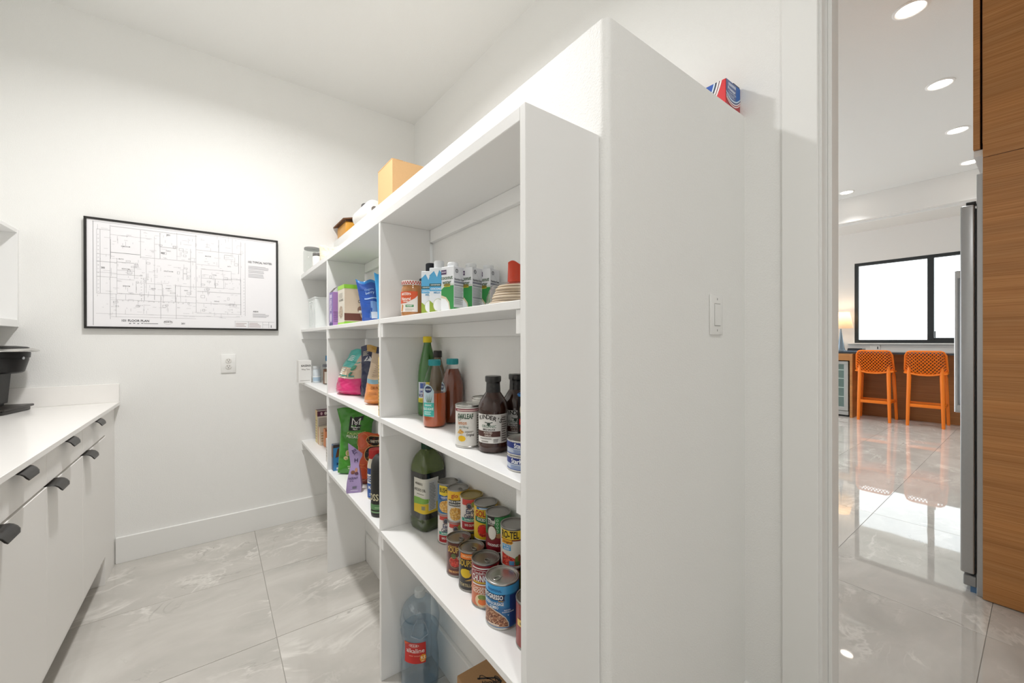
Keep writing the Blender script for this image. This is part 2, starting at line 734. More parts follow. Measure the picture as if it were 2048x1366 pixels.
# doorway: flat casing on the wall, jamb lining, stop
_cz = 2.72
setting('trim_1', XW - 0.017, XW - 0.0002, YD + 0.006, 0.477, 0, _cz + 0.096, M_TRIM, bev=0.002)
setting('trim_2', XW - 0.017, XW - 0.0002, -0.665, -0.566, 0, _cz + 0.096, M_TRIM, bev=0.002)
setting('trim_3', XW - 0.017, XW - 0.0002, -0.566, YD + 0.006, _cz + 0.006, _cz + 0.096, M_TRIM, bev=0.002)
setting('trim_4', XW - 0.004, XW + 0.148, YD, YD + 0.0115, 0, _cz, M_TRIM, bev=0.001)
setting('trim_5', XW - 0.004, XW + 0.148, -0.5595, -0.548, 0, _cz, M_TRIM, bev=0.001)
setting('trim_6', XW - 0.004, XW + 0.148, -0.548, YD, _cz - 0.012, _cz, M_TRIM, bev=0.001)
setting('trim_7', XW + 0.046, XW + 0.060, YD - 0.010, YD - 0.0002, 0, _cz - 0.012, M_TRIM, bev=0.001)
setting('trim_8', XW + 0.141, XW + 0.158, YD + 0.006, 0.477, 0, _cz + 0.096, M_TRIM, bev=0.002)

setting('baseboard_back', -0.4515, XP - 0.0155, YB - 0.015, YB, 0, 0.146, M_TRIM, bev=0.0015)
setting('baseboard_half', XP - 0.015, XP, 0.63, YB - 0.001, 0, 0.146, M_TRIM, bev=0.0015)
setting('baseboard_end', XP + 0.03, XW - 0.001, YP - 0.015, YP, 0, 0.146, M_TRIM, bev=0.0015)

# ---------------------------------------------------------------- kitchen shell
M_KW = mat('#e6e4e1', 0.6, bump=0.2, scale=150, var=0.006)
setting('wall_kitchen_right', 1.53, 9.15, -0.80, -0.65, 0, 3.6, M_KW)
setting('wall_kitchen_pantry', 1.40, 1.53, YB + 0.1, 5.1, 0, 3.6, M_KW)
setting('wall_kitchen_over', 1.47, 1.53, -1.5, 5.1, 3.17, 3.6, M_KW)
setting('wall_kitchen_near', 1.40, 1.53, -1.6, -1.1, 0, 3.6, M_KW)
# far wall round the window opening
WY0, WY1, WZ0, WZ1 = 0.10, 2.009, 1.206, 2.596
setting('wall_window_left', XK, XK + 0.15, WY1, 5.1, 0, 3.6, M_KW)
setting('wall_window_right', XK, XK + 0.15, -0.8, WY0, 0, 3.6, M_KW)
setting('wall_window_below', XK, XK + 0.15, WY0, WY1, 0, WZ0, M_KW)
setting('wall_window_above', XK, XK + 0.15, WY0, WY1, WZ1, 3.6, M_KW)
# left wall of the kitchen (unseen), with a wide unglazed opening added to let in daylight
setting('wall_kitchen_left', 1.5, 3.6, 5.0, 5.15, 0, 3.6, M_KW)
setting('wall_kitchen_left_far', 8.2, 9.15, 5.0, 5.15, 0, 3.6, M_KW)
setting('wall_kitchen_left_over', 3.6, 8.2, 5.0, 5.15, 2.75, 3.6, M_KW)
setting('ceiling_kitchen', 1.46, 9.15, -1.6, 5.15, CEIL_K, CEIL_K + 0.1, M_CEIL)
setting('ceiling_soffit', 8.06, 9.0, -0.65, 5.0, 3.13, 3.20, M_KW)
setting('trim_9', 7.98, 8.06, -0.65, 5.0, 3.105, CEIL_K, M_KW, bev=0.003)
setting('trim_10', 8.061, 8.10, -0.65, 5.0, 3.08, 3.13, M_TRIM)
setting('wall_behind_corridor', 1.4, 3.0, -1.75, -1.6, 0, 3.6, M_KW)

# window: dark frame, sliding panes
M_FRAME = mat('#2c3032', 0.45)
win = thing('window_1', None, None, (XK + 0.02, (WY0 + WY1) / 2, WZ0))
win['kind'] = 'structure'
fx0, fx1 = XK + 0.010, XK + 0.075
box('window_frame', fx0, fx1, WY0, WY1, WZ1 - 0.05, WZ1, M_FRAME, win, 0.004)
box('window_frame', fx0, fx1, WY0, WY1, WZ0, WZ0 + 0.055, M_FRAME, win, 0.004)
box('window_frame', fx0, fx1, WY1 - 0.05, WY1, WZ0 + 0.055, WZ1 - 0.05, M_FRAME, win, 0.004)
box('window_frame', fx0, fx1, WY0, WY0 + 0.05, WZ0 + 0.055, WZ1 - 0.05, M_FRAME, win, 0.004)
box('mullion', fx0 - 0.004, fx1 - 0.01, 1.047, 1.120, WZ0 + 0.05, WZ1 - 0.045, M_FRAME, win, 0.004)
box('sash_rail', fx0 + 0.004, fx1 - 0.02, WY0 + 0.05, 1.047, WZ0 + 0.05, WZ0 + 0.085, M_FRAME, win, 0.003)
box('latch', fx0 - 0.016, fx0 + 0.002, 1.026, 1.040, WZ0 + 0.085, WZ0 + 0.19, mat('#55595b', 0.4), win, 0.004)
box('pane', fx0 + 0.03, fx0 + 0.034, 1.118, WY1 - 0.048, WZ0 + 0.053, WZ1 - 0.048, M_GLASS, win)
box('pane', fx0 + 0.02, fx0 + 0.024, WY0 + 0.048, 1.05, WZ0 + 0.08, WZ1 - 0.048, M_GLASS, win)
box('window_sill', XK - 0.035, XK + 0.010, WY0 - 0.03, WY1 + 0.085, WZ0 - 0.022, WZ0, M_TRIM, win, 0.003)

# covered patio beyond the window (seen mirrored in the polished floor)
patio = setting('floor_patio', 9.15, 30, -10, 15, -0.12, -0.06, mat('#bdb8b0', 0.8))
M_BOARD = mat('#eceae6', 0.5)
pc = thing('patio_roof', 'white board-lined patio roof outside the kitchen window', 'roof', (10.6, 1.5, 3.2))
_bm = bmesh.new()
add_box(_bm, 0, 0.093, -3.0, 3.6, 0, 0.02, 0.004)
_brd = bpy.data.meshes.new('board')
_bm.to_mesh(_brd)
_bm.free()
_brd.materials.append(M_BOARD)
for k in range(28):
    b = link('board', _brd, pc)
    b.location = (-1.44 + k * 0.1, 0, 0)
box('beam', 12.0, 12.16, -1.5, 5.1, 3.08, 3.27, M_BOARD, pc, 0.004)
box('roof_deck', 9.16, 12.3, -1.5, 5.1, 3.27, 3.35, M_BOARD, pc)
for yy in (-1.3, 4.9):
    box('post', 12.01, 12.15, yy - 0.07, yy + 0.07, -0.06, 3.08, M_BOARD, pc, 0.004)

# ================================================================== LARGE FURNITURE
# ---------------------------------------------------------------- shelving unit
SX0, SX1 = 0.487, XP - 0.0006
Z1, Z2, Z3 = 1.336, 0.972, 0.556
su = thing('shelving_unit', 'white built-in pantry shelving with three open bays against the half wall', 'shelves', (0.6, 1.87, 0))
TH = 0.018
box('side_panel', SX0, SX1, 0.608, 0.626, 0, 1.722, M_SHELF, su, 0.0012)
box('top_board', SX0 + 0.0006, SX1, 0.6262, YB - 0.001, 1.693, 1.7215, M_SHELF, su, 0.0012)
D2, D1 = (1.463, 1.481), (2.325, 2.343)
for d in (D2, D1):
    box('divider', SX0 + 0.001, SX1 - 0.016, d[0], d[1], 0.0, 1.6928, M_SHELF, su, 0.0012)
bays = [(0.6262, D2[0] - 0.0002), (D2[1] + 0.0002, D1[0] - 0.0002), (D1[1] + 0.0002, YB - 0.001)]
for y0, y1 in bays:
    box('ledger', SX1 - 0.017, SX1, y0 + 0.0005, y1 - 0.0005, 1.645, 1.6926, M_SHELF, su, 0.001)
    for z in (Z1, Z2, Z3):
        box('shelf', SX0, SX1, y0, y1, z - TH, z, M_SHELF, su, 0.0012)
        box('ledger', SX1 - 0.017, SX1, y0 + 0.019, y1 - 0.019, z - TH - 0.050, z - TH - 0.0003, M_SHELF, su, 0.001)
        for yy, s in ((y0, 1), (y1, -1)):
            box('cleat', SX0 + 0.003, SX1, yy, yy + s * 0.018, z - TH - 0.050, z - TH - 0.0003, M_SHELF, su, 0.001)

# ---------------------------------------------------------------- base cabinets
CX = -0.433
CF = CX - 0.0        # counter front edge
DF = -0.452          # door face
seams = [0.642, 1.093, 1.543, 1.994, 2.445, 2.895]
names = ['white base cabinet nearest the camera, mostly outside the left edge',
         'white base cabinet second from the camera, its drawer bank cut by the frame',
         'white base cabinet with its pulls lowest in the picture, third from the back wall',
         'white base cabinet between two others, middle pair of black pulls',
         'white base cabinet closest to the back wall, smallest-looking black pulls']


def edge_pull(name, parent, yc, ztop, w=0.105):
    """black lip pull hooked over the top edge of a front and curling down and out"""
    o = origin(parent)
    prof = [(-0.012, 0.0012), (0.0, 0.0012), (0.010, 0.0008), (0.018, -0.002), (0.025, -0.008), (0.030, -0.016), (0.0325, -0.024)]
    nv = 14
    vs, fs = [], []
    for k in range(nv + 1):
        s = -1 + 2 * k / nv
        for i, (dx, dz) in enumerate(prof):
            t = i / (len(prof) - 1)
            ww = w / 2 * (1 - 0.10 * max(0, t - 0.3)) - (0.010 * max(0, (t - 0.82) / 0.18) ** 2)
            vs.append((DF + dx - o.x, yc + s * ww - o.y, ztop + dz - o.z))
    m = len(prof)
    for k in range(nv):
        for i in range(m - 1):
            fs.append((k * m + i, (k + 1) * m + i, (k + 1) * m + i + 1, k * m + i + 1))
    ob = raw(name, vs, fs, M_HANDLE, None, parent, 40)
    md = ob.modifiers.new('thickness', 'SOLIDIFY')
    md.thickness = 0.0022
    md.offset = 0
    return ob


for i in range(5):
    y0, y1 = seams[i], seams[i + 1]
    c = thing('base_cabinet', names[i], 'cabinet', (-0.75, (y0 + y1) / 2, 0), group='base cabinets under the counter')
    g = 0.0015
    box('carcass', XL + 0.002, DF - 0.020, y0 + 0.0005, y1 - 0.0005, 0.10, 0.893, M_CAB, c)
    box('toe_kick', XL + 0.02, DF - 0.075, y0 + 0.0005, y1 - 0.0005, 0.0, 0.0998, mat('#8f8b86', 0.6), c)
    if i == 1:
        dr = [(0.777, 0.888, 'drawer'), (0.470, 0.768, 'drawer'), (0.155, 0.461, 'drawer')]
    else:
        dr = [(0.777, 0.888, 'drawer'), (0.155, 0.768, 'door')]
    for z0, z1, nm in dr:
        d = box(nm, DF - 0.019, DF, y0 + g, y1 - g, z0, z1, M_CAB, c, 0.0012)
        if nm == 'drawer':
            edge_pull('pull', d, (y0 + y1) / 2 - 0.02, z1)
        else:
            edge_pull('pull', d, y0 + 0.060, z1)
fl = box('filler_strip', XL + 0.002, DF - 0.004, 2.8955, YB - 0.0005, 0.0, 0.893, M_CAB, None, 0.001)
tag(fl, 'narrow white filler panel between last base cabinet and back wall', 'panel')

ct = thing('countertop', 'long white quartz countertop with a low upstand on the back wall', 'countertop', (-0.76, 1.7, 0.894))
box('slab', XL + 0.001, CX, 0.40, YB - 0.0006, 0.894, 0.914, M_QUARTZ, ct, 0.0015)
box('upstand', XL + 0.001, CX - 0.001, YB - 0.020, YB - 0.0006, 0.9142, 1.018, M_QUARTZ, ct, 0.0012)
box('upstand', XL + 0.001, XL + 0.020, 0.40, YB - 0.0205, 0.9142, 1.018, M_QUARTZ, ct, 0.0012)

# open wall shelf over the counter
ws = thing('wall_shelf', 'white open wall shelf box above the counter, cut by the left edge', 'shelf', (-0.95, 2.5, 1.33))
wx = -0.804
box('side_panel', XL + 0.001, wx, YB - 0.019, YB - 0.0006, 1.33, 1.826, M_SHELF, ws, 0.001)
box('side_panel', XL + 0.001, wx, 1.90, 1.918, 1.33, 1.826, M_SHELF, ws, 0.001)
box('top_board', XL + 0.001, wx - 0.0005, 1.9185, YB - 0.0195, 1.808, 1.826, M_SHELF, ws, 0.001)
box('bottom_board', XL + 0.001, wx - 0.0005, 1.9185, YB - 0.0195, 1.33, 1.366, M_SHELF, ws, 0.001)
box('back_panel', XL + 0.001, XL + 0.008, 1.9185, YB - 0.0195, 1.3665, 1.8075, M_SHELF, ws)

# ---------------------------------------------------------------- framed floor plan
pic = thing('framed_plan', 'black-framed architectural floor plan drawing hanging on the back wall', 'picture', (-0.113, YB, 1.33))
px0, px1, pz0, pz1 = -0.570, 0.344, 1.327, 1.937
PY = YB - 0.0222
M_FR = mat('#1d1b1a', 0.4)
for a in ((px0, px1, pz1 - 0.011, pz1), (px0, px1, pz0, pz0 + 0.011), (px0, px0 + 0.011, pz0 + 0.011, pz1 - 0.011), (px1 - 0.011, px1, pz0 + 0.011, pz1 - 0.011)):
    box('frame_bar', a[0], a[1], YB - 0.026, YB - 0.001, a[2], a[3], M_FR, pic, 0.001)
box('paper', px0 + 0.010, px1 - 0.010, YB - 0.020, YB - 0.018, pz0 + 0.010, pz1 - 0.010, mat('#ecebee', 0.3, var=0.004), pic)
SEG = [ (-0.536,1.918,-0.533,1.345),(-0.468,1.905,-0.468,1.38),(-0.524,1.428,0.131,1.392),(-0.466,1.897,-0.087,1.903),(-0.468,1.849,-0.293,1.857),(-0.467,1.827,-0.465,1.716),(-0.467,1.749,-0.345,1.759),(-0.343,1.898,-0.343,1.736),(-0.283,1.87,-0.283,1.497),(-0.258,1.894,-0.259,1.741),(-0.182,1.907,-0.182,1.744),(-0.092,1.909,-0.093,1.432),(-0.118,1.819,-0.119,1.538),(-0.345,1.742,-0.092,1.741),(-0.441,1.724,-0.441,1.527),(-0.467,1.749,-0.345,1.759),(-0.443,1.702,-0.369,1.702),(-0.369,1.699,-0.369,1.613),(-0.44,1.657,-0.369,1.657),(-0.439,1.634,-0.346,1.632),(-0.441,1.606,-0.369,1.607),(-0.441,1.527,-0.25,1.524),(-0.363,1.59,-0.248,1.593),(-0.363,1.587,-0.361,1.533),(-0.327,1.59,-0.327,1.492),(-0.25,1.591,-0.249,1.523),(-0.246,1.571,-0.244,1.488),(-0.191,1.587,-0.189,1.491),(-0.166,1.589,-0.166,1.516),(-0.191,1.587,-0.092,1.589),(-0.25,1.526,-0.092,1.527),(-0.092,1.813,0.143,1.822),(0.02,1.819,0.02,1.718),(0.124,1.813,0.124,1.69),(-0.09,1.727,0.022,1.731),(-0.068,1.702,0.084,1.702),(-0.068,1.696,-0.067,1.591),(-0.068,1.646,0.084,1.648),(0.084,1.702,0.085,1.648),(0.002,1.646,0.002,1.59),(0.046,1.647,0.046,1.59),(-0.09,1.589,0.047,1.59),(0.048,1.651,0.135,1.652),(0.135,1.655,0.136,1.425),(-0.09,1.432,0.134,1.425),(-0.087,1.561,0.134,1.564),(-0.521,1.874,-0.521,1.522),(-0.508,1.876,-0.507,1.523),(-0.522,1.521,-0.439,1.522),(-0.521,1.874,-0.468,1.877),(-0.522,1.736,-0.467,1.741),(-0.522,1.695,-0.441,1.701),(-0.522,1.637,-0.441,1.639),(-0.522,1.612,-0.441,1.616),(-0.445,1.496,-0.093,1.484),(-0.444,1.521,-0.445,1.392),(-0.466,1.397,-0.093,1.392),(0.048,1.803,0.095,1.803),(0.048,1.778,0.095,1.777),(0.048,1.8,0.048,1.778),(0.159,1.896,0.158,1.419),(-0.154,1.693,-0.153,1.626),(-0.137,1.695,-0.137,1.628),(-0.258,1.812,-0.181,1.813),(-0.318,1.728,-0.32,1.536),(-0.256,1.523,-0.256,1.387),(-0.186,1.521,-0.186,1.389),(0.102,1.385,0.322,1.381),(0.103,1.385,0.105,1.346),(0.175,1.384,0.176,1.344),(0.255,1.382,0.256,1.342),(0.29,1.383,0.291,1.342),(0.255,1.366,0.29,1.363),(-0.09,1.49,0.137,1.493),(0.09,1.912,0.092,1.816),(0.02,1.895,0.02,1.819),(0.132,1.899,0.137,1.425),(-0.537,1.918,0.32,1.913) ]
TXT = [ ('101 FLOOR PLAN',-0.423,1.373,0.115,'b'),('102 TYPICAL NOTES:',0.174,1.774,0.134,'b'),('NORTH',-0.241,1.37,0.036,'b'),('1',0.298,1.353,0.011,'b'),('GREAT ROOM',-0.242,1.671,0.042,''),('BEDROOM',-0.421,1.666,0.031,''),('BEDROOM',-0.417,1.569,0.029,''),('GARAGE',-0.004,1.506,0.026,''),('GAME ROOM',-0.424,1.793,0.037,''),('MASTER',-0.048,1.784,0.03,''),('BATH',0.066,1.732,0.016,''),('BATH',-0.433,1.72,0.019,''),('PORCH',-0.232,1.792,0.021,''),('202',-0.255,1.777,0.017,'b'),('202',-0.504,1.664,0.015,'b'),('201',-0.229,1.887,0.016,'b'),('201',-0.162,1.362,0.017,'b'),('OFFICE',-0.299,1.563,0.02,''),('FOYER',-0.234,1.568,0.018,''),('DINING',-0.149,1.563,0.018,''),('KITCHEN',-0.011,1.67,0.02,''),('AREAS',0.201,1.45,0.03,'b') ]
o = origin(pic)
pr = Print(on_plane((-o.x, YB - 0.0202 - o.y, -o.z), (1, 0, 0), (0, 0, 1)), step=1, lift=0.0002, split=False)
INK, INK2, INK3 = '#949397', '#6b6a6e', '#b9b8bc'
for k, (a, b, c_, d) in enumerate(SEG):
    if abs(a - c_) < abs(b - d):
        a = c_ = (a + c_) / 2
    else:
        b = d = (b + d) / 2
    pr.line(a, b, c_, d, 0.0013 if k % 3 else 0.0017, INK2 if k in (0, 15, 16) else (INK if k % 2 else '#b3b2b6'))
for t, x, z, w, bold in TXT:
    h = {'101 FLOOR PLAN': 0.0125, '102 TYPICAL NOTES:': 0.0125, '1': 0.016}.get(t, 0.0065 if not bold else 0.009)
    pr.text(t, x + w / 2, z, h, '#3a393c' if bold else '#6c6b70', 1, bold, None if t == '1' else w)
pr.lines(0.176, 0.305, 1.726, 1.752, 4, INK3, 1, 0.5)
pr.lines(0.176, 0.285, 1.674, 1.702, 3, INK3, 1, 0.5)
pr.lines(0.176, 0.270, 1.705, 1.724, 2, INK3, 1, 0.5)
pr.lines(0.200, 0.292, 1.412, 1.440, 4, INK3, 1, 0.5)
for k in range(4):
    pr.rect(-0.392 + k * 0.017, -0.392 + k * 0.017 + 0.0085, 1.3555 + 0.002 * (k % 2), 1.3590 + 0.002 * (k % 2), '#434246', 1)
pr.rect(-0.330, -0.268, 1.3575, 1.3600, '#434246', 1)
pr.lines(0.108, 0.168, 1.350, 1.378, 3, '#b09a9a', 1, 0.35)
pr.lines(0.180, 0.248, 1.348, 1.380, 4, '#b09a9a', 1, 0.35)
_rn = random.Random(3)
for k in range(300):                     # dimension ticks and leaders
    x, z = _rn.uniform(-0.52, 0.15), _rn.uniform(1.40, 1.90)
    if _rn.random() < 0.5:
        pr.line(x, z, x + _rn.uniform(0.006, 0.03), z, 0.0012, INK3)
    else:
        pr.line(x, z, x, z + _rn.uniform(0.006, 0.03), 0.0012, INK3)
for x0, z0, n, st, vert in ((-0.515, 1.53, 16, 0.021, True), (-0.44, 1.485, 14, 0.022, False), (-0.34, 1.50, 9, 0.017, True), (0.152, 1.43, 13, 0.019, True)):
    for k in range(n):
        x, z = (x0, z0 + k * st) if vert else (x0 + k * st, z0)
        pr.text('%d\'' % (3 + (k * 7) % 17), x, z, 0.0045, '#8a898d', 1, False)
for k in range(46):                      # fixtures and furniture outlines
    x, z, w, h = _rn.uniform(-0.46, 0.11), _rn.uniform(1.44, 1.82), _rn.uniform(0.006, 0.022), _rn.uniform(0.005, 0.016)
    pr.line(x, z, x + w, z, 0.0011, INK).line(x, z + h, x + w, z + h, 0.0011, INK).line(x, z, x, z + h, 0.0011, INK).line(x + w, z, x + w, z + h, 0.0011, INK)
for k in range(40):
    pr.text(_rn.choice(['12\'-0"', '8\'-4"', 'CLG 10\'', 'TYP.', 'W.I.C.', 'A/301']), _rn.uniform(-0.46, 0.11), _rn.uniform(1.42, 1.86), 0.004, INK, 1, False)
pr.ring(-0.223, 1.368, 0.020, 0.012, 0.001, INK, 1)
pr.make('drawing', pic)

# ================================================================== KITCHEN
# ---------------------------------------------------------------- downlights
M_LENS = mat_emit('lamp_lens', '#fff6ea', 9.0)
for k, (x, y) in enumerate(KLIGHTS):
    d = thing('downlight', ['round recessed ceiling light nearest the doorway, at the top edge',
                            'round recessed ceiling light second in the row, above the wood panel',
                            'round recessed ceiling light third in the row along the cabinets',
                            'round recessed ceiling light furthest in the row, half behind the tall cabinet',
                            'round recessed ceiling light beside the door jamb, apart from the row'][k],
              'ceiling light', (x, y, CEIL_K), group='recessed kitchen lights')
    lathe('trim_ring', [(0.092, 0.0), (0.092, -0.004), (0.086, -0.008), (0.078, -0.009), (0.072, -0.005), (0.072, 0.0)], mat('#f4f3f1', 0.4), d, 36, close=False)
    lathe('lens', [(0.0718, -0.002), (0.0718, -0.005), (0.03, -0.006)], M_LENS, d, 32)

# ---------------------------------------------------------------- tall oak panel, cabinet over the fridge, fridge
XO = 2.966
tp = thing('tall_cabinet', 'tall oak-veneer end panel with fine horizontal grain at the right edge', 'cabinet', (XO + 0.01, -0.22, 0))
box('panel', XO, XO + 0.022, -0.64, 0.182, 0.004, 2.1305, M_WOOD, tp, 0.0008)
box('panel', XO, XO + 0.022, -0.64, 0.182, 2.1335, 3.47, M_WOOD, tp, 0.0008)
uc = thing('over_fridge_cabinet', 'oak cabinet door edge above the fridge beside the tall panel', 'cabinet', (3.45, -0.2, 2.19))
box('carcass', XO + 0.0225, 3.92, -0.62, 0.185, 2.21, 3.47, M_WOOD, uc)
box('underside', XO + 0.0225, 3.92, -0.62, 0.212, 2.150, 2.1795, mat('#e9e7e4', 0.4), uc)
for a, b in ((XO + 0.006, 3.448), (3.451, 3.915)):
    box('door', a, b, 0.191, 0.213, 2.182, 3.46, M_WOOD, uc, 0.001)

fr = thing('refrigerator', 'stainless steel refrigerator seen edge-on beside the oak panel', 'refrigerator', (3.45, -0.15, 0))
box('body', XO + 0.0235, 3.90, -0.62, 0.203, 0.0, 2.065, M_STEEL, fr, 0.002)
box('gasket', XO + 0.034, 3.88, 0.2032, 0.2085, 0.108, 1.90, M_BLACK, fr)
box('kick_plate', XO + 0.03, 3.89, 0.2035, 0.247, 0.035, 0.086, mat('#9a9b9c', 0.35, 0.8), fr, 0.003)
box('foot', XO + 0.05, 3.88, 0.2035, 0.225, 0.0, 0.0345, mat('#5b80a8', 0.3), fr)
for a, b, hx in ((XO + 0.016, 3.437, 3.39), (3.441, 3.90, 3.485)):
    d = box('door', a, b, 0.209, 0.256, 0.100, 1.919, M_STEEL, fr, 0.007, 3)
    o = origin(d)
    tube('handle', [(hx - o.x, 0.302 - o.y, z - o.z) for z in (0.845, 0.95, 1.3, 1.55, 1.645)], 0.012, mat('#c4c5c6', 0.25, 0.9), d, 14)
    for z in (0.865, 1.625):
        box('bracket', hx - 0.012, hx + 0.012, 0.2535, 0.311, z - 0.022, z + 0.022, mat('#c4c5c6', 0.25, 0.9), d, 0.005, 2)
box('hinge', XO + 0.03, XO + 0.075, 0.205, 0.238, 1.9195, 1.938, M_BLACK, fr, 0.003)
box('hinge', XO + 0.03, XO + 0.06, 0.2032, 0.2045, 1.921, 1.933, mat('#c9caca', 0.3, 0.8), fr, 0.002)

# ---------------------------------------------------------------- bar desk under the window
XD = 8.36
dk = thing('bar_desk', 'oak bar-height desk with dark stone top under the kitchen window', 'desk', (8.7, 1.2, 0))
M_STONE = mat('#3b4147', 0.12, var=0.05, scale=40)
box('desk_top', XD - 0.02, XK - 0.001, -0.62, 2.75, 1.035, 1.066, M_STONE, dk, 0.003)
box('knee_panel', 8.76, 8.785, -0.62, 1.868, 0.0, 1.0345, M_WOOD_D, dk)
box('end_panel', 8.245, 8.999, 1.868, 1.902, 0.0, 1.0345, M_WOOD, dk, 0.001)
box('rail', 8.262, 8.30, 1.9025, 2.72, 0.925, 1.0345, M_WOOD, dk, 0.001)
box('end_panel', 8.245, 8.999, 2.72, 2.75, 0.0, 1.0345, M_WOOD, dk, 0.001)

wc = thing('wine_cooler', 'glass-door wine cooler with steel frame beside the left orange stool', 'wine cooler', (8.62, 2.3, 0))
box('cabinet', 8.33, 8.95, 1.915, 2.70, 0.02, 0.915, M_BLACK, wc)
M_CS = mat('#c3c5c4', 0.32, 0.85)
for a in ((1.93, 2.69, 0.86, 0.91), (1.93, 2.69, 0.10, 0.16), (1.93, 1.985, 0.16, 0.86), (2.635, 2.69, 0.16, 0.86)):
    box('door_frame', 8.285, 8.328, a[0], a[1], a[2], a[3], M_CS, wc, 0.003)
box('door_glass', 8.300, 8.306, 1.986, 2.634, 0.161, 0.859, mat('#5f7570', 0.06, var=0.05, coat=0.6), wc)
for z in (0.32, 0.47, 0.62, 0.76):
    box('rack', 8.2975, 8.2998, 1.99, 2.63, z, z + 0.012, mat('#b9cbc4', 0.3), wc)
box('vent_grille', 8.30, 8.328, 1.93, 2.69, 0.028, 0.092, M_CS, wc, 0.002)
box('foot', 8.34, 8.94, 1.93, 2.69, 0.0, 0.0195, M_BLACK, wc)

# table lamp, mostly hidden behind the door jamb
lp = thing('table_lamp', 'table lamp with pale tapered shade and glass base by the window', 'lamp', (8.74, 2.135, 1.066))
shade_m = mat('#dccab4', 0.7, var=0.02)
lathe('base', [(0.075, 0.0), (0.075, 0.012), (0.06, 0.02), (0.05, 0.06), (0.028, 0.22), (0.012, 0.36), (0.010, 0.385)], mat('#7f93a3', 0.08, 0.3, coat=0.8), lp, 24)
lathe('stem', [(0.006, 0.385), (0.006, 0.56)], M_TIN, lp, 10)
shell = lathe('shade', [(0.168, 0.395), (0.118, 0.675)], shade_m, lp, 40, close=False)
_sm = shade_m.node_tree
_tl = _sm.nodes.new('ShaderNodeBsdfTranslucent')
_tl.inputs['Color'].default_value = lin('#f2d9bd')
_mxs = _sm.nodes.new('ShaderNodeMixShader')
_mxs.inputs['Fac'].default_value = 0.5
_sm.links.new(_sm.nodes['Principled BSDF'].outputs[0], _mxs.inputs[1])
_sm.links.new(_tl.outputs[0], _mxs.inputs[2])
_sm.links.new(_mxs.outputs[0], _sm.nodes['Material Output'].inputs['Surface'])
lathe('bulb', [(0.012, 0.47), (0.03, 0.51), (0.03, 0.54), (0.012, 0.57)], mat_emit('bulb_glow', '#ffd9a8', 6), lp, 16)
_pl = bpy.data.lights.new('table_lamp_light', 'POINT')
_pl.energy = 3.5
_pl.color = (1.0, 0.78, 0.52)
_pl.shadow_soft_size = 0.04
_po = bpy.data.objects.new('table_lamp_light', _pl)
_po.location = (8.74, 2.135, 1.066 + 0.60)
COL.objects.link(_po)

# things on the desk
bk = thing('tablet', 'flat silver-blue tablet lying under dark notebooks on the desk', 'tablet', (8.50, 1.88, 1.066), 0.1)
box('case', -0.10, 0.10, -0.14, 0.14, 0, 0.014, mat('#8ca3bb', 0.25, 0.3), bk, 0.004, world=False)
box('screen', -0.09, 0.09, -0.13, 0.13, 0.0141, 0.0146, M_BLACK, bk, world=False)
for k, (dz, h, w) in enumerate(((0.0148, 0.022, 0.11), (0.0370, 0.020, 0.095))):
    nb = thing('notebook', ['dark blue notebook lying on the tablet on the desk', 'black notebook on top of the small stack by the lamp'][k],
               'notebook', (8.50, 1.87, 1.066 + dz), 0.12 - 0.2 * k, group='notebooks on the desk')
    box('cover', -0.075, 0.075, -w, w, 0, 0.003, mat('#20262f', 0.4), nb, 0.001, world=False)
    box('pages', -0.071, 0.072, -w + 0.004, w - 0.004, 0.0031, h - 0.0031, mat('#cfcac0', 0.7), nb, world=False)
    box('cover', -0.075, 0.075, -w, w, h - 0.003, h, mat('#20262f', 0.4), nb, 0.001, world=False)
    box('spine', -0.0775, -0.0752, -w, w, 0, h, mat('#20262f', 0.4), nb, 0.001, world=False)
wo = thing('wall_outlet_box', 'white outlet box with dark slot on the wall under the window', 'outlet', (XK, 1.735, 1.08))
box('cover_plate', XK - 0.012, XK - 0.0004, 1.672, 1.80, 1.075, 1.172, M_TRIM, wo, 0.003)
box('slot', XK - 0.0135, XK - 0.0121, 1.695, 1.708, 1.105, 1.145, M_BLACK, wo)

# ---------------------------------------------------------------- two orange stools
M_OR = mat('#f07d15', 0.42, var=0.02)


def lattice(name, sf, nu, nv, parent, th=0.010, dep=0.010):
    """honeycomb grille over a curved shell: diamond cells cut right through"""
    bm = bmesh.new()
    vd = {}

    def V(i, j):
        if (i, j) not in vd:
            vd[(i, j)] = bm.verts.new(sf(i / (2 * nu), j / (2 * nv)))
        return vd[(i, j)]
    for i in range(0, 2 * nu + 1):
        for j in range(0, 2 * nv + 1):
            if (i + j) % 2:
                q = [(i - 1, j), (i, j - 1), (i + 1, j), (i, j + 1)]
                q = [(min(max(a, 0), 2 * nu), min(max(b, 0), 2 * nv)) for a, b in q]
                qq = []
                for t in q:
                    if t not in qq:
                        qq.append(t)
                if len(qq) >= 3:
                    try:
                        bm.faces.new([V(*t) for t in qq])
                    except ValueError:
                        pass
    bmesh.ops.recalc_face_normals(bm, faces=bm.faces[:])
    bmesh.ops.wireframe(bm, faces=bm.faces[:], thickness=th, use_replace=True, use_even_offset=False, use_boundary=True)
    return fin(name, bm, M_OR, parent)


